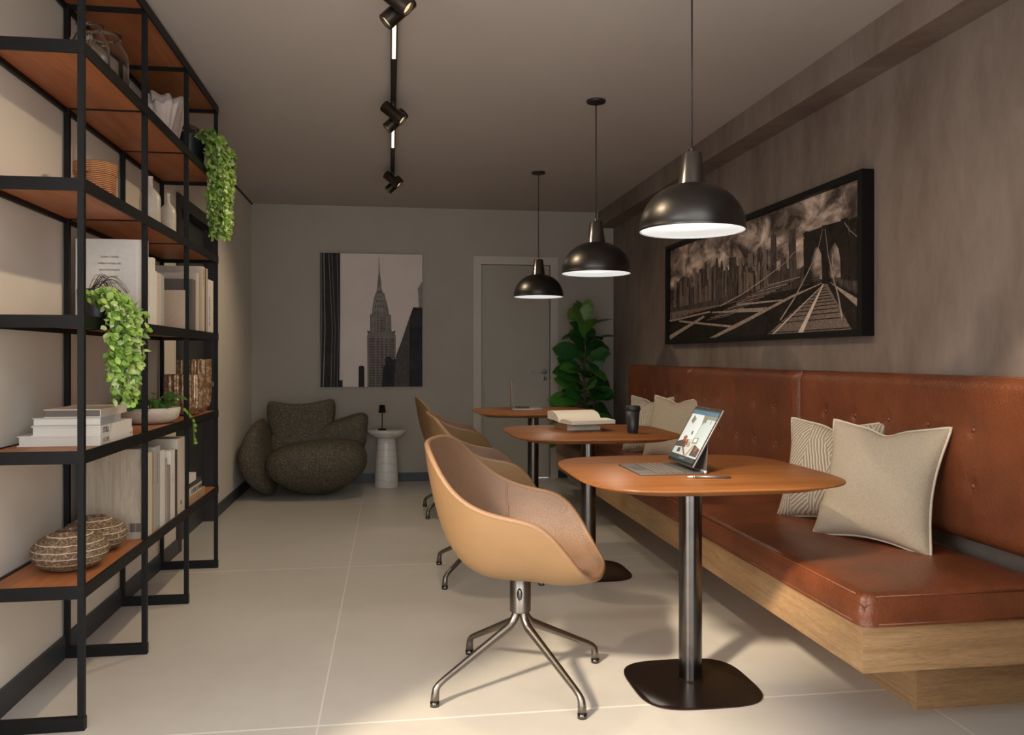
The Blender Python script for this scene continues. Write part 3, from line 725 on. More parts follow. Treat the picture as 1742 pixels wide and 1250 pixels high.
tr = thing('track_light', 'black ceiling track with warm light strips and swivelling twin spots', 'light', (.016, 4.7, ZC))
MB().box(-.015, .015, 3.0-4.7, 6.33-4.7, -.03, 0).build('track_rail', M['rubber'], tr)
for a, b_ in ((3.22, 3.80), (4.86, 5.42)): MB().box(-.008, .008, a-4.7, b_-4.7, -.033, -.0295).build('light_strip', M['strip'], tr)
def spot(y):
    hub = MB(); hub.cyl((0, y, -.03), (0, y, -.075), .010, 14); o = hub.build('spot_mount', M['rubber'], tr)
    for c0, d in (((0, 0, -.10), (.62, -.16, -.52)), ((.012, .05, -.125), (-.55, -.05, -.55))):
        c0 = Vector(c0)+Vector((0, y, 0)); d = Vector(d).normalized(); ln = .066
        mb = MB(); q_ = d.to_track_quat('Z', 'Y').to_matrix().to_4x4(); mt = Matrix.Translation(c0) @ q_
        mb.lathe([(0, -ln), (.030, -ln), (.032, -ln+.003), (.032, ln-.002), (.030, ln), (.026, ln), (.025, ln-.02), (0, ln-.02)], 28, 0, mt)
        s_ = mb.build('spot_head', M['gun_dark'], tr, autosm=35)
        MB().lathe([(0, ln-.012), (.0252, ln-.012)], 28, 0, mt).build('lens', M['lens'], s_)
        ld = bpy.data.lights.new('spot_bulb', 'SPOT'); ld.energy = 36; ld.color = (1.0, .80, .55); ld.shadow_soft_size = .02; ld.spot_size = math.radians(108); ld.spot_blend = 1.0
        lo = bpy.data.objects.new('spot_bulb', ld); COL.objects.link(lo); lo.parent = tr
        lo.matrix_local = Matrix.Translation(c0+d*(ln+.004)) @ (-(d+Vector((0, 0, -.40)))).to_track_quat('Z', 'Y').to_matrix().to_4x4()
M['gun_dark'] = metal('dark bronze spot body', (.10, .085, .075), .35)
for y in (3.00, 4.42, 6.08): spot(y-4.7)

# ------------------------------------------------------------------ shelf
SX0, SX1 = -1.243, -.94; FY = [2.73, 3.395, 4.06, 4.725]; TZ = [.449, .868, 1.29, 1.715, 2.142, 2.542]
sh = thing('open_bookshelf', 'tall black steel open bookshelf with cherry wood shelves along the left wall', 'bookshelf', (-1.09, 3.73, 0))
def S(x, y): return x+1.09, y-3.73
for y in FY:
    for xa in (SX0, SX1-.02):
        MB().box(*(S(xa, 0)[0], S(xa+.019, 0)[0]), S(0, y-.010)[1], S(0, y+.010)[1], .0, TZ[-1]-.002).build('post', M['black'], sh)
    MB().box(S(SX0, 0)[0], S(SX1+.001, 0)[0], S(0, y-.0115)[1], S(0, y+.0115)[1], .0, .041).build('floor_rail', M['black'], sh)
    if y in FY[1:]:
        for z in TZ:
            MB().box(S(SX0+.01, 0)[0], S(SX1-.012, 0)[0], S(0, y-.006)[1], S(0, y+.006)[1], z-.040 if z == TZ[-1] else z-.026, z-.016).build('cross_rod', M['black'], sh)
for z in TZ:
    MB().box(S(SX0+.012, 0)[0], S(SX1-.006, 0)[0], S(0, FY[0]-.004)[1], S(0, FY[-1]+.004)[1], z-.022, z-.003).build('shelf_board', M['shelf_wood'], sh)
    e = MB(); e.box(S(SX1-.007, 0)[0], S(SX1+.001, 0)[0], S(0, FY[0]-.012)[1], S(0, FY[-1]+.012)[1], z-.04, z)
    e.box(S(SX0-.001, 0)[0], S(SX0+.012, 0)[0], S(0, FY[0]-.012)[1], S(0, FY[-1]+.012)[1], z-.04, z)
    e.box(S(SX0+.012, 0)[0], S(SX1-.007, 0)[0], S(0, FY[0]-.012)[1], S(0, FY[0]-.004)[1], z-.04, z)
    e.box(S(SX0+.012, 0)[0], S(SX1-.007, 0)[0], S(0, FY[-1]+.004)[1], S(0, FY[-1]+.012)[1], z-.04, z)
    e.build('edge_rail', M['black'], sh)
TB = [z-.003 for z in TZ]

# ------------------------------------------------------------------ books
def book(label, w, h, d, col, loc, group, lying=False, rz=0, pages='paper_w', lean=0, tx=None, txs=.02, txu=True, paper_z=0):
    t = thing('book', label, 'book', loc, 0, group)
    if lying: t.matrix_world = Matrix.Translation((loc[0], loc[1], loc[2]+w)) @ Matrix.Rotation(rz, 4, 'Z') @ Matrix.Rotation(-PI/2, 4, 'X')
    else: t.matrix_world = Matrix.Translation(loc) @ Matrix.Rotation(rz, 4, 'Z') @ Matrix.Rotation(lean, 4, 'X')
    bt_ = min(.003, w*.14)
    c = MB(); c.box(-bt_, 0, 0, w, 0, h); c.box(-d, -bt_, 0, bt_, 0, h); c.box(-d, -bt_, w-bt_, w, 0, h)
    c.build('cover', M[col], t)
    MB().box(-d+.005, -bt_, bt_, w-bt_, .004, h-.004).build('page_block', M[pages], t)
    if tx:
        # spine text; runs down the spine on standing books, along the spine on lying books
        for (s_, p_, sz, mt_, up_) in tx:
            if lying: text('spine_text', s_, sz, (.0006, w/2+sz*.35, p_), (0, 0, 1), (0, -1, 0), M[mt_], t)
            elif up_: text('spine_text', s_, sz, (.0006, w/2-sz*.35, p_), (0, 0, -1), (0, 1, 0), M[mt_], t)
    return t
XS = -.953
G1 = 'books standing on the shelf level with the trailing plant'; G2 = 'books standing on the lowest shelf'
big = book('very large white book with lines of small text on its cover, behind the trailing plant', .028, .335, .262, 'bk_white', (XS, 3.425, TB[2]), G1,
           tx=[('CONVERGENCE', .235, .013, 'ink_soft', 1), ('A', .03, .014, 'ink', 1)])
for k, s_ in enumerate(('OLIVIA COMERS', 'UMBRA INTERIOURS', 'HAUS PORTRAITS', 'JUNE ELEGANT', 'RURAL SCENTS')):
    text('cover_text', s_, .0095, (-.136, -.0006, .262-.0255*k), (1, 0, 0), (0, 0, 1), M['ink'], big, 'CENTER')
row1 = [(.040, .272, .22, 'bk_white', 'thick white book right of the very large white one'),
        (.040, .276, .22, 'bk_white', 'second thick white book, the taller of the white pair'),
        (.026, .225, .21, 'bk_white', 'slim low white book beside the white pair'),
        (.066, .222, .20, 'bk_beige', 'beige pinkish book, low and wide-spined'),
        (.044, .218, .18, 'bk_grey', 'grey taupe book at the end of the low books')]
y = 3.470
for w_, h_, d_, c_, lb in row1:
    book(lb, w_-.002, h_, d_, c_, (XS, y, TB[2]), G1); y += w_
row1b = [(4.045, .042, .186, .15, 'bk_tan', 'small tan book with a plain face, short and in front of the dark frame-like one'),
         (4.185, .07, .252, .175, 'bk_taupe', 'dark taupe book with a thick spine behind the small tan one'),
         (4.275, .055, .292, .20, 'bk_cream', 'cream book with a curled spine between the taupe and the large beige one'),
         (4.342, .045, .292, .21, 'bk_tan', 'sand-coloured book pressed against the large beige one'),
         (4.392, .068, .337, .255, 'bk_cream', 'large beige book with a lettered spine, right of the taupe one'),
         (4.470, .012, .330, .24, 'bk_rust', 'very thin dark red book beside the large beige one'),
         (4.486, .046, .336, .24, 'bk_tan', 'tall sand book at the right of the thin dark red one'),
         (4.540, .062, .284, .20, 'bk_white', 'white book with black lettering near the end of the row'),
         (4.607, .060, .284, .20, 'bk_white', 'last white book of the row, next to the end post')]
for (y, w_, h_, d_, c_, lb) in row1b:
    tx = None
    if 'lettered' in lb: tx = [('OBJECTS', h_-.01, .022, 'ink_soft', 1)]
    if 'black lettering' in lb: tx = [('MODERN HOMES', h_-.09, .020, 'ink', 1)]
    book(lb, w_, h_, d_, c_, (XS, y, TB[2]), G1, tx=tx)
fold = book('large board-like book with a wood grain face and a barcode, behind the stoneware vases', .026, .352, .235, 'woodprint', (XS-.004, 3.405, TB[0]), G2)
bc = MB(); rd = random.Random(3); xx = -.052
while xx < -.012:
    ww = rd.choice((.0008, .0014, .002)); bc.box(xx, xx+ww, -.0008, 0, .028, .062); xx += ww+rd.choice((.0009, .0016))
bc.build('barcode', M['ink'], fold)
row2 = [(3.455, .050, .330, .20, 'bk_cream', 'narrow pale cream book at the left end of the low row', None),
        (3.506, .026, .328, .20, 'bk_kraft', 'tan book with a printed spine, left of the pale green one', [('THE NATURAL HOUSE', .30, .010, 'ink_soft', 1)]),
        (3.536, .086, .345, .225, 'bk_grey', 'pale grey-green book with a ribbed spine, thick', [('COLLECTED INTERIORS', .32, .012, 'ink_soft', 1)]),
        (3.626, .068, .318, .205, 'bk_white', 'bright white rounded-spine book in the low row', None),
        (3.698, .034, .278, .18, 'bk_grey', 'small grey book right of the bright white one', None),
        (3.736, .050, .242, .17, 'bk_pink', 'short mauve-brown book, the lowest of the low row', None),
        (3.790, .070, .300, .20, 'bk_white', 'white book with tiny spine print beside the short mauve one', [('AT HOME', .20, .010, 'ink_soft', 1)]),
        (3.864, .040, .296, .20, 'bk_dark', 'dark book squeezed before the largest cream one', None),
        (3.908, .130, .343, .262, 'bk_cream', 'largest cream book with a black oval mark low on its spine', [('0', .055, .04, 'ink', 1)])]
for (y, w_, h_, d_, c_, lb, tx) in row2:
    book(lb, w_, h_, d_, c_, (XS, y, TB[0]), G2, tx=tx)
G3 = 'books lying stacked beside the lowest end post'
z = TB[0]
for (w_, h_, d_, c_, lb, tx) in ((.042, .36, .22, 'bk_kraft', 'kraft brown book at the bottom of the small stack on the lowest shelf', [('seasons of living', .16, .014, 'bk_pink', 0)]),
                             (.040, .28, .20, 'bk_cream', 'cream book with bold black lettering in the small stack on the lowest shelf', [('CLASSIC & MARK', .055, .030, 'ink', 0)]),
                             (.024, .26, .20, 'bk_dark', 'dark thin book under the top one of the small stack', None),
                             (.038, .155, .18, 'bk_white', 'small white book on top of the small stack on the lowest shelf', None)):
    book(lb, w_, h_, d_, c_, (XS, 4.11, z), G3, True, tx=tx); z += w_
G4 = 'large books lying stacked at the near end of the middle shelf'
z = TB[1]
for (w_, h_, d_, c_, lb, tx, y) in ((.034, .345, .258, 'bk_white', 'widest white book, bottom of the near stack of four, lettered HOME', [('HOME', .025, .022, 'ink_soft', 0), ('o', .32, .016, 'ink', 0)], 2.905),
                                (.032, .335, .215, 'bk_white', 'white book lettered STILL in the near stack of four', [('STILL', .025, .026, 'ink', 0)], 2.905),
                                (.028, .205, .215, 'bk_grey', 'pale grey book third from the bottom of the near stack', None, 2.91),
                                (.027, .27, .178, 'bk_cream', 'cream book with dark pages on top of the near stack of four', None, 2.91)):
    book(lb, w_, h_, d_, c_, (XS, y, z), G4, True, pages='paper_w' if w_ > .0275 else 'bk_taupe', tx=tx); z += w_

# ------------------------------------------------------------------ ceramics, glass, baskets
def vessel(name, label, cat, loc, prof, mat, n=48, group=None, fn=None, rz=0):
    o = MB().lathe(prof, n, 0, None, True, fn).build(name, mat); o.location = loc; o.rotation_euler = (0, 0, rz); tag(o, label, cat, group); return o
def hollow(prof, t):
    return prof+[(max(r-t, .001), z-(0 if i == 0 else 0)) for i, (r, z) in enumerate(reversed(prof))][:-1]+[(.0, prof[0][1]+t)]
st = [(.055, 0), (.088, .012), (.113, .034), (.1205, .058), (.116, .080), (.098, .100), (.072, .114), (.048, .122), (.046, .127), (.041, .129), (.037, .124), (.045, .112), (.09, .09), (.10, .06), (.07, .02), (0, .012)]
vessel('stoneware_vase', 'squat banded stoneware vase nearest on the lowest shelf', 'vase', (-1.072, 2.975, TB[0]), st, M['stoneware'], 56, 'squat stoneware vases')
o = vessel('stoneware_vase', 'squat banded stoneware vase half hidden behind the nearest one', 'vase', (-1.082, 3.235, TB[0]), [(r*.93, z*.98) for r, z in st], M['stoneware'], 56, 'squat stoneware vases', rz=1)
bk_ = thing('woven_basket', 'small round woven rope basket on the shelf above the large white book', 'basket', (-1.08, 3.24, TB[3]))
MB().lathe([(.066, 0), (.0695, .01), (.0705, .115), (.0725, .119), (.0745, .122), (.0745, .158), (.072, .163), (.068, .158), (.066, .02), (0, .014)], 48).build('basket_body', M['rope'], bk_)
for s_ in (1.35, -1.8):
    a = s_
    MB().tube([(.072*math.cos(a-.25), .072*math.sin(a-.25), .125), (.092*math.cos(a-.1), .092*math.sin(a-.1), .12), (.092*math.cos(a+.1), .092*math.sin(a+.1), .12), (.072*math.cos(a+.25), .072*math.sin(a+.25), .125)], .007, 8).build('handle', M['rope'], bk_)
def bottle(label, loc, R, H, r):
    p = [(R*.82, 0), (R*.97, .008), (R, .02), (R, H*.60), (R*.93, H*.68), (R*.62, H*.755), (r*1.25, H*.81), (r, H*.85), (r, H*.96), (r*1.25, H*.985), (r*1.2, H), (r*.8, H*.995), (r*.7, H*.9), (0, H*.88)]
    vessel('ceramic_bottle', label, 'bottle', loc, p, M['cream_ceramic'], 40, 'cream ceramic bottles')
bottle('taller cream ceramic bottle with a flared lip', (-1.08, 3.94, TB[3]), .0455, .268, .011)
bottle('shorter cream ceramic bottle, right of the taller one', (-1.08, 4.245, TB[3]), .038, .250, .0085)
def jar(label, loc, R, H, r, nk):
    o_ = [(R*.9, 0), (R, .008), (R, H*.66), (R*.9, H*.76), (r*1.03, H*nk), (r, H*.94), (r*1.08, H)]
    i_ = [(r*1.08-.003, H), (r-.003, H*.94), (r*1.03-.003, H*nk), (R*.9-.003, H*.755), (R-.003, H*.655), (R-.003, .012), (0, .010)]
    vessel('glass_jar', label, 'jar', loc, o_+i_, M['glass'], 48, 'clear glass vessels on the top shelf')
jar('small clear glass bottle at the back left of the top shelf', (-1.15, 3.31, TB[4]), .042, .215, .016, .84)
jar('clear glass jar between the small bottle and the wide jar', (-1.06, 3.12, TB[4]), .066, .200, .043, .86)
jar('widest clear glass jar, right-hand one on the top shelf', (-1.055, 3.268, TB[4]), .082, .222, .054, .88)
def frill(label, loc, R, H, ph):
    def fn(a, r, z):
        k = z/H; return r*(1+.08*k*k*math.sin(9*a+ph)+.04*k*math.sin(15*a+2*ph))
    pr_ = [(.045, 0)]+[(.045+(R-.045)*(i/12)**1.1, H*i/12) for i in range(1, 13)]+[(R-.006, H*.985)]+[(.040+(R-.05)*(i/12)**1.1, H*i/12) for i in range(11, 0, -1)]+[(0, .01)]
    def fn2(a, r, z): return fn(a, r, z)
    mb = MB().lathe(pr_, 120, 0, None, True, fn2)
    mb.v = [(x, y, z+(.010*math.sin(2*math.atan2(y, x)+ph)+.006*math.sin(9*math.atan2(y, x)+ph))*max(0, (z/H)-.6)/.4) for x, y, z in mb.v]
    o = mb.build('pleated_vase', M['frill']); o.location = loc; tag(o, label, 'vase', 'pleated blush vases on the top shelf')
frill('taller blush pleated vase with a wavy rim', (-1.085, 4.235, TB[4]), .098, .285, .4)
frill('shorter blush pleated vase in front of the taller one', (-1.055, 3.99, TB[4]), .085, .185, 2.0)
def amber(label, loc, R, H):
    def fn(a, r, z):
        if z < .03 or r < R*.6: return r
        return r*(1+.055*math.sin(16*a)*(1 if z < H-.004 else .6)+.03*abs(math.sin(z*130))*max(0, math.sin(16*a)))
    pr_ = [(R*.5, 0), (R*.72, .008), (R*.86, .028)]+[(R*(.93+.07*min(1, i/10)), .04+(H-.04)*i/46) for i in range(47)]+[(R*.9, H-.004), (R*.85, .05), (0, .04)]
    vessel('hobnail_glass_vase', label, 'vase', loc, pr_, M['amber'], 128, 'brown hobnail glass vases', fn)
amber('shorter brown hobnail glass vase behind the leafy bowl', (-1.03, 4.37, TB[1]), .094, .207)
amber('taller brown hobnail glass vase, nearest the shelf end', (-1.04, 4.61, TB[1]), .083, .282)

# ------------------------------------------------------------------ foliage
def leaf(mb, p, d, n, ln, w, mi, cup=.15, pts=4):
    d = d.normalized(); s_ = d.cross(n)
    if s_.length < 1e-4: s_ = d.orthogonal()
    s_.normalize(); n = s_.cross(d).normalized()
    prof = [0, .72, 1.0, .78, 0] if pts == 4 else [0, .45, .62, .8, 1.0, .98, .7, 0]
    vs = []; m = len(prof)-1; mid = []
    for i, a in enumerate(prof):
        t = i/m; c = p+d*(ln*t)+n*(-cup*ln*t*t)
        if a == 0: vs.append(c)
        else:
            vs.append(c+s_*(w/2*a)+n*(w*.10*a)); vs.append(c); vs.append(c-s_*(w/2*a)+n*(w*.10*a))
    V = [v[:] for v in vs]; F = []
    idx = [[0]]; k = 1
    for i in range(1, m): idx.append([k, k+1, k+2]); k += 3
    idx.append([k])
    F += [(0, 1, 2), (0, 2, 3)]
    for i in range(1, m-1):
        a, b = idx[i], idx[i+1]; F += [(a[0], b[0], b[1], a[1]), (a[1], b[1], b[2], a[2])]
    a = idx[m-1]; F += [(a[0], k, a[1]), (a[1], k, a[2])]
    mb.add(V, F, mi)
def trailing(label, loc, R, H, seed, env, nst):
    rd = random.Random(seed); t = thing('trailing_plant', label, 'plant', loc, 0, 'trailing plants in black pots on the bookshelf')
    def fn(a, r, z): return r
    rib = [(R*.8, 0)]+[(R*(.86+.14*min(1, (i/28)**.6))+(.0012 if i % 2 else -.0012), H*i/28) for i in range(1, 29)]+[(R-.008, H), (R-.010, H-.015), (0, H-.016)]
    pot = MB().lathe(rib, 48).build('pot', M['pot_black'], t)
    tw = MB()
    for k in range(26):
        a = rd.uniform(-.6, .9); r0 = rd.uniform(.02, .06); hh = rd.uniform(.045, .09); y0_ = rd.uniform(-.05, .0); ln = rd.uniform(.06, .15)
        tw.tube([(-.045+r0*.5+ln*.85*s_, y0_*.6-.02*a*s_+.25*r0, H-.015+hh*.8*math.sin(PI*s_)+.006*math.sin(5*s_+k)) for s_ in [i/12 for i in range(13)]], .0008, 4)
    tw.build('dry_twigs', M['twig'], t)
    fo = MB(); stx = MB()
    for k in range(nst):
        q_ = k/nst
        st_ = env(rd, q_)      # polyline of Vectors in local coordinates
        stx.tube(st_, .0013, 4, cap=False)
        L_ = 0
        for i in range(len(st_)-1):
            a, b = st_[i], st_[i+1]; seg = (b-a).length; nl = max(1, int(seg/.013))
            for j in range(nl):
                p = a.lerp(b, (j+rd.random())/nl); out_ = Vector((rd.uniform(-.25, 1), rd.uniform(-1, 1), rd.uniform(-.9, .35)))
                leaf(fo, p, out_, Vector((rd.uniform(.1, 1), rd.uniform(-1.2, .2), rd.uniform(.0, .8))), rd.uniform(.020, .033), rd.uniform(.015, .025), rd.choice((0, 0, 1, 1, 1, 2)))
    stx.build('stems', M['brass_stem'], t)
    fo.build('foliage', [M['leaf_a'], M['leaf_b'], M['leaf_c']], t)
    return t
def env1(rd, q_):
    # hangs over the front rail of the shelf
    yy = rd.uniform(-.155, .12); x0_ = rd.uniform(.0, .05); top = .065+rd.uniform(0, .03)
    fx = .122+rd.uniform(0, .07); bot = -.29+.10*abs((yy+.06)/.2)**1.5+rd.uniform(0, .20)*(rd.random()**1.3); yy -= .20
    P_ = [Vector((x0_, yy*.35-.01, top)), Vector((fx*.6, yy*.7, top+rd.uniform(-.01, .022))), Vector((fx, yy, top-.05))]
    n = 7
    for i in range(1, n+1):
        s_ = i/n; P_.append(Vector((fx+rd.uniform(-.012, .012), yy+rd.uniform(-.012, .012)-.05*s_*(yy+.26)/.2, top-.05+(bot-top+.05)*s_)))
    return P_
trailing('bright green trailing plant in a black ribbed pot, hanging beside the large white book', (-1.055, 3.20, TB[2]), .073, .118, 4, env1, 66)
def env2(rd, q_):
    yy = rd.uniform(-.14, .21); x0_ = rd.uniform(.0, .05); top = .15+rd.uniform(0, .03)
    fx = .112+rd.uniform(0, .09); bot = -.36+.15*abs((yy-.04)/.2)**1.5+rd.uniform(0, .18)*(rd.random()**1.3)
    P_ = [Vector((x0_, yy*.35+.01, top)), Vector((fx*.75, yy*.8, top+rd.uniform(-.01, .02))), Vector((fx, yy, top-.05))]
    n = 8
    for i in range(1, n+1):
        s_ = i/n; P_.append(Vector((fx+rd.uniform(-.012, .012)-.02*s_, yy+rd.uniform(-.012, .012)+.06*s_-.10*s_*(yy)/.2, top-.05+(bot-top+.05)*s_)))
    return P_
trailing('green trailing plant in a black pot at the far end of the top shelf', (-1.045, 4.50, TB[4]), .085, .178, 9, env2, 84)

bw = thing('planted_bowl', 'low speckled stone bowl with dark glossy leaves and a trailing tendril', 'plant', (-1.06, 3.86, TB[1]))
MB().lathe([(.07, 0), (.10, .006), (.120, .025), (.127, .05), (.128, .070), (.122, .071), (.118, .055), (0, .052)], 56).build('bowl', M['terrazzo'], bw)
MB().lathe([(0, .062), (.119, .060)], 30).build('soil', M['soil'], bw)
rd = random.Random(21); fo = MB(); sx = MB()
for k in range(52):
    a = rd.uniform(0, 2*PI); r0 = rd.uniform(.01, .10); p = Vector((r0*math.cos(a), r0*math.sin(a), .06)); up_ = rd.uniform(.02, .075)
    e_ = p+Vector((math.cos(a)*rd.uniform(.0, .04), math.sin(a)*rd.uniform(.0, .05), up_)); sx.tube([p, (p+e_)/2+Vector((0, 0, .008)), e_], .0012, 4, cap=False)
    leaf(fo, e_, Vector((math.cos(a)+rd.uniform(-.4, .4)+.3, math.sin(a)+rd.uniform(-.4, .4), rd.uniform(-.3, .5))), Vector((.3, -.3, 1)), rd.uniform(.045, .072), rd.uniform(.032, .046), 1 if rd.random() < .35 else 0, .25)
td = [Vector((.10, .10, .06)), Vector((.135, .13, .045)), Vector((.150, .15, -.01)), Vector((.150, .165, -.06)), Vector((.147, .175, -.12))]
sx.tube(td, .0014, 5)
for a, b_ in zip(td, td[1:]):
    for j in range(5):
        leaf(fo, a.lerp(b_, j/5), Vector((rd.uniform(0, 1), rd.uniform(-1, 1), rd.uniform(-.8, .2))), Vector((1, -.5, .3)), .022, .017, 2)
sx.build('stems', M['brass_stem'], bw); fo.build('foliage', [M['pothos'], M['fig_b'], M['leaf_a']], bw)

fg = thing('fiddle_leaf_fig', 'tall broad-leaved fig plant in a rounded beige pot between the door and the bench', 'plant', (1.75, 7.33, 0))
MB().lathe([(.11, 0), (.125, .01), (.17, .10), (.215, .22), (.235, .33), (.232, .38), (.222, .385), (.215, .35), (0, .345)], 48).build('pot', M['planter'], fg)
MB().lathe([(0, .352), (.216, .350)], 30).build('soil', M['soil'], fg)
rd = random.Random(12); fo = MB(); tk = MB()
stem = [Vector((.0, 0, .34)), Vector((.01, .0, .7)), Vector((-.005, 0, 1.0)), Vector((.015, .0, 1.25)), Vector((.0, 0, 1.50))]
tk.tube(stem, [.014, .012, .010, .008, .005], 10)
tk.tube([Vector((.02, .02, .34)), Vector((.09, -.03, .75)), Vector((.10, -.05, 1.05))], [.010, .008, .005], 8)
def stem_at(z):
    for a, b_ in zip(stem, stem[1:]):
        if z <= b_.z: return a.lerp(b_, (z-a.z)/(b_.z-a.z))
    return stem[-1]
nL = 96
for k in range(nL):
    s_ = k/(nL-1); z = .46+1.04*s_**1.5; a = k*2.4+rd.uniform(-.4, .4)
    p = stem_at(z); el = -.1+1.0*s_**2+rd.uniform(-.5, .5); ln = rd.uniform(.22, .31)*(1-.18*s_)
    if s_ > .95: el = 1.25; ln = .19
    d = Vector((math.cos(a)*math.cos(el), math.sin(a)*math.cos(el)*.85, math.sin(el)))
    if d.x > 0: d.x *= .78
    off = .10*(1-s_)+.015; pe = p+d*off; tk.tube([p, pe], .003, 5, cap=False)
    leaf(fo, pe, d, Vector((rd.uniform(-.6, .6), rd.uniform(-1.6, .1), .8)), ln, ln*rd.uniform(.56, .7), rd.choice((0, 0, 1)) if s_ < .9 else 2, rd.uniform(.15, .5), 7)
tk.build('trunk', M['bark'], fg); fo.build('foliage', [M['fig_a'], M['fig_b'], M['fig_c']], fg)

# ------------------------------------------------------------------ lounge chair in the corner
lc = thing('lounge_armchair', 'plump dark boucle armchair in the back left corner', 'armchair', (-.68, 7.12, 0))
def blob(name, ctr, half, e1, e2, fn=None, rot=None, parent=lc):
    def f(a, b):
        th = 2*PI*a; ph = PI*(b-.5); c_ = lambda x, e: math.copysign(abs(x)**e, x)
        x = c_(math.cos(ph), e1)*c_(math.cos(th), e2); y = c_(math.cos(ph), e1)*c_(math.sin(th), e2); z = c_(math.sin(ph), e1)
        if fn: x, y, z = fn(x, y, z)
        p = Vector((x*half[0], y*half[1], z*half[2]))
        if rot is not None: p = rot @ p
        return (p+Vector(ctr))[:]
    return MB().grid(f, 64, 40, cu=True).build(name, M['boucle'], parent)
def seat_f(x, y, z):
    if z < 0: w_ = 1-.48*(-z)**1.9; d_ = 1-.5*(-z)**1.7
    else: w_ = 1-.10*z; d_ = 1-.10*z
    return x*w_+.03*z, y*d_-.08*z, (z*.165+.03*x*z if z > 0 else z*.285)
blob('seat', (.075, -.06, .295), (.415, .36, 1.0), .66, .66, seat_f)
def back_f(x, y, z):
    x2 = x*(1-.24*max(0, -z)**1.2+.04*max(0, z)); z2 = z+((.55*abs(x)**2.4-.27) if z > 0 else -.02)*min(1, abs(z)*1.5)
    return x2, y+.35*(x*x)-.25*z*z, z2+.05*x
blob('backrest', (-.085, .20, .620), (.285, .105, .175), .5, .42, back_f, Matrix.Rotation(-.16, 3, 'X'))
def wingL(x, y, z): return x*(1-.45*max(0, z))+.55*(z*z-.35)-.30*z+.10, y*(1-.25*abs(z)), z
blob('armrest', (-.405, .00, .325), (.115, .33, .315), .85, .7, wingL, Matrix.Rotation(-.12, 3, 'Z'))
def wingR(x, y, z): return x*(1+.12*z), y, z+.42*x*(1 if z > 0 else .3)-.10*(1-x*x)
blob('armrest', (.265, .20, .455), (.215, .17, .19), .62, .55, wingR)
blob('back_base', (-.02, .24, .31), (.40, .20, .26), .7, .7)

# ------------------------------------------------------------------ side table and table lamp
sd = thing('side_table', 'white marble mushroom-shaped side table between the armchair and the door', 'table', (-.036, 7.455, 0))
MB().lathe([(.104, 0), (.106, .004), (.104, .10), (.096, .25), (.082, .40), (.078, .44), (0, .44)], 56).build('column', M['marble'], sd)
MB().lathe([(.07, .438), (.10, .440), (.135, .452), (.160, .475), (.172, .500), (.173, .505), (.170, .508), (0, .508)], 64).build('tabletop', M['marble'], sd)
tl = thing('table_lamp', 'small black cordless lamp standing on the marble side table', 'lamp', (-.072, 7.44, .508))
MB().lathe([(.036, 0), (.036, .008), (.033, .012), (0, .012)], 32).build('lamp_base', M['black'], tl)
MB().cyl((0, 0, .01), (0, 0, .215), .0042, 12).build('stem', M['black'], tl)
MB().lathe([(.033, .155), (.024, .222), (.022, .222), (.031, .155)], 32, caps=False).build('lamp_shade', M['black'], tl)
MB().lathe([(0, .214), (.0235, .2145)], 24).build('cap', M['chrome'], tl)

# ------------------------------------------------------------------ things on the tables
TT = .755
tab = thing('tablet', 'dark tablet on a kickstand keyboard showing an interior photo, on the nearest table', 'tablet', (1.0, 2.845, TT))
kb = MB(); kb.rbox(-.157, .068, -.136, .136, 0, .006, .002, 2); k_ = kb.build('keyboard', [M['kb']], tab)
MB().box(-.147, -.103, -.045, .045, .006, .0066).build('touchpad', M['kb_dark'], k_)
MB().box(-.098, .009, -.130, .131, .006, .0064).build('key_well', M['rubber'], k_)
ks = MB()
for r_ in range(5):
    for c_ in range(14): ks.box(-.096+r_*.0205, -.0795+r_*.0205, -.127+c_*.0183, -.127+c_*.0183+.0158, .006, .0078)
ks.build('keys', M['key'], k_)
MB().box(.012, .066, -.134, .134, .006, .0066).build('rest_strip', M['kb_dark'], k_)
h = MB(); h.cyl((.076, -.134, .0068), (.076, .134, .0068), .0072, 16); h.build('hinge', M['tab_grey'], tab)
h = MB(); h.cyl((.076, -.1355, .0068), (.076, -.134, .0068), .006, 16); h.build('hinge_cap', M['chrome'], tab)
pa = Vector((.030, 0, .0225)); pb = Vector((.143, 0, .2205)); ax = (pb-pa).normalized(); nr = Vector((-ax.z, 0, ax.x)); hl = (pb-pa).length
MT = Matrix(((0, ax.x, nr.x, pa.x), (-1, ax.y, nr.y, 0), (0, ax.z, nr.z, pa.z), (0, 0, 0, 1)))   # local x along -Y, y up the screen, z out of the screen
sc_ = MB().rbox(-.128, .128, 0, hl, -.008, 0, .003, 2, 0, MT).build('tablet_body', M['tab_grey'], tab)
MB().box(-.125, .125, .003, hl-.003, 0, .0006, 0, MT).build('screen_glass', M['rubber'], sc_)
sg = MB(); LZ = [.0008]
def fs(u, v): return (MT @ Vector((-.119+.238*u, .012+(hl-.020)*v, LZ[0])))[:]
def sps(mi, *uv): sprite(sg, uv, fs, mi); LZ[0] += .00008
sps(0, (0, .09), (1, .09), (1, .93), (0, .93)); sps(1, (0, .885), (1, .885), (1, .965), (0, .965)); sps(7, (0, .965), (1, .965), (1, 1), (0, 1))
sps(2, (.56, .40), (.57, .70), (.62, .885), (1, .885), (1, .36)); sps(3, (.50, .885), (.57, .70), (.585, .70), (.70, .82), (1, .82), (1, .885))
sps(7, (.545, .40), (.552, .40), (.575, .72), (.567, .72)); sps(3, (.10, .74), (.22, .69), (.27, .79), (.13, .86)); sps(7, (.66, .80), (.675, .80), (.675, .74), (.66, .74)); sps(7, (.86, .80), (.875, .80), (.875, .74), (.86, .74))
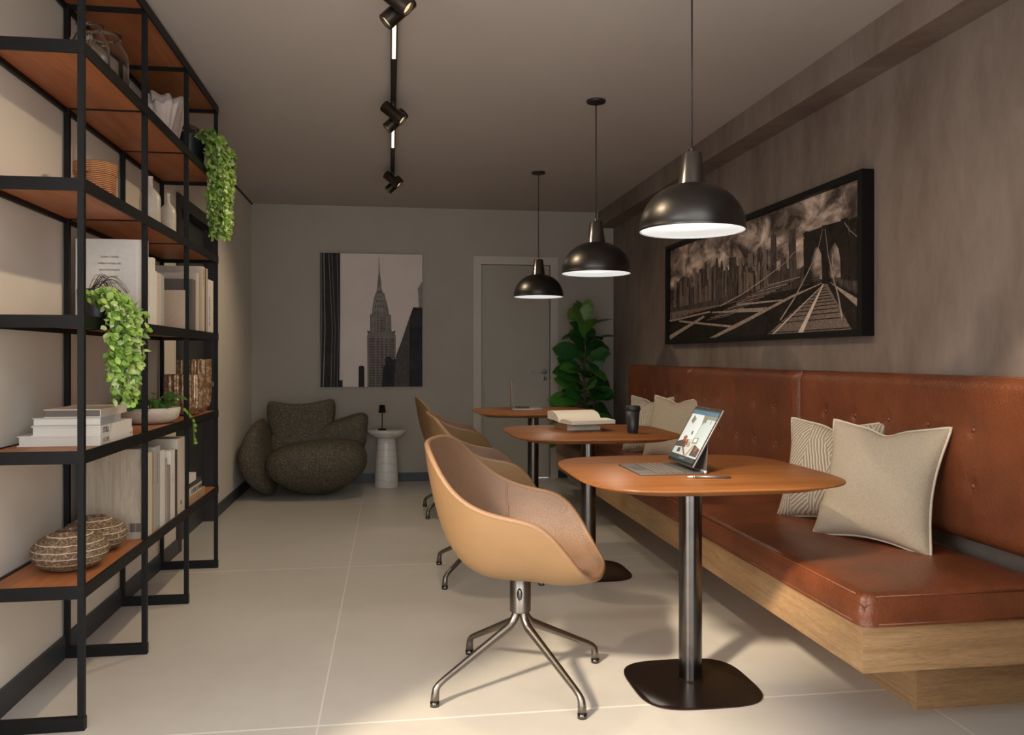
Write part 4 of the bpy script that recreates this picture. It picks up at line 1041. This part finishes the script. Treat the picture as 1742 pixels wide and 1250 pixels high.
sps(7, (.36, .55), (.40, .57), (.42, .50), (.38, .48)); sps(2, (0, .09), (1, .09), (1, .34), (.56, .42), (0, .33))
sps(4, (0, .31), (.22, .38), (.36, .34), (.40, .24), (0, .22)); sps(5, (.16, .42), (.22, .46), (.30, .44), (.30, .36), (.20, .34)); sps(5, (.32, .39), (.40, .40), (.44, .29), (.34, .27)); sps(6, (.44, .36), (.52, .35), (.56, .27), (.45, .25))
sps(3, (.56, .44), (.74, .46), (.76, .36), (.58, .33)); sps(0, (.60, .43), (.71, .44), (.72, .38), (.61, .36)); sps(4, (.72, .33), (.98, .27), (.98, .12), (.70, .12)); sps(6, (.66, .30), (.72, .32), (.62, .10), (.54, .10)); sps(5, (.82, .30), (.90, .28), (.86, .20), (.80, .22))
sps(4, (.16, .20), (.26, .22), (.30, .14), (.18, .12)); sps(5, (.28, .24), (.34, .25), (.56, .10), (.50, .10)); sps(7, (0, 0), (1, 0), (1, .09), (0, .09)); sps(1, (.40, .03), (.60, .03), (.60, .055), (.40, .055))
sg.build('screen_picture', [emis('screen wall', (.50, .53, .53), .50), emis('screen bar', (.06, .12, .17), .6), emis('screen plaster', (.36, .41, .40), .50), emis('screen beam', (.16, .17, .12), .5),
                            emis('screen sofa', (.06, .045, .04), .6), emis('screen rust chair', (.20, .07, .035), .6), emis('screen rug', (.27, .20, .12), .6), emis('screen dark', (.03, .035, .035), .6)], sc_)
ksn = MB(); a = Vector((.0905, 0, .108)); b_ = Vector((.084, 0, .011)); ax2 = (b_-a).normalized(); n2_ = Vector((-ax2.z, 0, ax2.x))
ksn.box(-.118, .118, 0, (b_-a).length, -.0015, .0015, 0, Matrix(((0, ax2.x, n2_.x, a.x), (-1, 0, 0, 0), (0, ax2.z, n2_.z, a.z), (0, 0, 0, 1))))
ksn.build('kickstand', M['kb'], tab)
sty = thing('stylus', 'grey stylus pen lying on the nearest table in front of the tablet', 'pen', (1.05, 2.62, TT+.0046), math.atan2(-.033, .137))
MB().cyl((-.050, 0, 0), (.072, 0, 0), .0045, 16).build('barrel', M['tab_grey'], sty)
MB().tube([(-.050, 0, 0), (-.062, 0, 0), (-.069, 0, 0)], [.0043, .0028, .001], 12).build('tip', M['paper_w'], sty)
MB().cyl((-.047, 0, 0), (-.0455, 0, 0), .0048, 16).build('ring', M['chrome'], sty)

cup = thing('coffee_cup', 'black takeaway coffee cup with lid on the middle table', 'cup', (1.275, 4.235, TT))
MB().lathe([(.026, .003), (.027, 0), (.028, .002), (.0385, .128), (0, .128)], 40).build('cup_body', M['cup'], cup)
MB().lathe([(.039, .122), (.0415, .123), (.0415, .130), (.040, .133), (.040, .141), (.037, .146), (.035, .147), (.033, .143), (0, .143)], 40).build('lid', M['rubber'], cup)

book('closed brown-spined book under the open book on the middle table', .036, .20, .205, 'bk_kraft', (.925, 4.61, TT), 'books on the middle table', True, math.radians(189), 'paper')
ob = thing('open_book', 'open book with cream pages lying on the closed one on the middle table', 'book', (.0, .0, 0), 0, 'books on the middle table')
sdir = Vector((.21, .045, 0)).normalized(); pdir = Vector((-sdir.y, sdir.x, 0))   # spine direction and the page direction (away from camera)
ob.matrix_world = Matrix(((sdir.x, pdir.x, 0, .925), (sdir.y, pdir.y, 0, 4.47), (0, 0, 1, TT+.038), (0, 0, 0, 1)))
Lb = .262
def page_prof(sg_, dep, th, lift):     # cross-section across the spine: (distance, z)
    top = []
    for i in range(17):
        s_ = i/16; top.append((sg_*dep*s_, .006+th*math.sin(min(1, s_*3.2)*PI/2)*(1-.30*s_)+lift*math.sin(PI*s_*.62)))
    return top
def page_block(sg_, dep, th, lift):
    top = page_prof(sg_, dep, th, lift); bot = [(p[0]*.99, .002+.35*lift*math.sin(PI*abs(p[0])/dep*.6)) for p in top]
    mb = MB(); n = len(top); V = []
    for x in (0, Lb):
        V += [(x+(.012 if sg_ > 0 else -.005)*0, d, z) for d, z in top]+[(x, d, z) for d, z in bot]
    F = []
    for i in range(n-1):
        F += [(i, i+1, 2*n+i+1, 2*n+i), (n+i, 3*n+i, 3*n+i+1, n+i+1), (i, n+i, n+i+1, i+1), (2*n+i, 2*n+i+1, 3*n+i+1, 3*n+i)]
    F += [(n-1, 2*n-1, 4*n-1, 3*n-1)]
    mb.add(V, F, 0, False); return mb.build('page_block', M['paper'], ob, True, 30)
pb1 = page_block(-1, .165, .022, .002); pb2 = page_block(1, .165, .026, .036)
tm = MB()
for k in range(9):
    d = -.02-.013*k; z = .006+.020*math.sin(min(1, -d/.15*3.2)*PI/2)*(1+.30*d/.15)+.0006
    tm.box(.02, Lb-.02, d-.002, d+.002, z-.0008, z)
tm.build('printed_lines', plain('faded page print', (.50, .43, .33), .8), pb1)
cv = MB(); cv.box(-.003, Lb+.003, -.168, .0, 0, .002); cv.box(-.003, Lb+.003, 0, .168, 0, .002); cv.build('cover', M['bk_rust'], ob)

lp = thing('laptop', 'silver laptop open on the farthest table, seen from its side', 'laptop', (1.05, 6.32, TT), math.radians(-7.2))
kb = MB().rbox(-.118, .118, -.16, .16, 0, .011, .003, 2).build('laptop_base', plain('laptop aluminium', (.36, .33, .30), .4, .5), lp)
ks = MB()
for r_ in range(5):
    for c_ in range(13): ks.box(-.085+r_*.022, -.068+r_*.022, -.14+c_*.0216, -.1215+c_*.0216, .011, .0125)
ks.build('keys', M['rubber'], kb)
MB().rbox(-.123, -.1165, -.16, .16, .008, .24, .002, 2, 0, Matrix.Translation((0, 0, 0))).build('laptop_lid', plain('bronze lid metal', (.34, .24, .15), .4, .5), lp)
MB().box(-.1165, -.1158, -.15, .15, .022, .232).build('screen_glass', M['rubber'], lp)
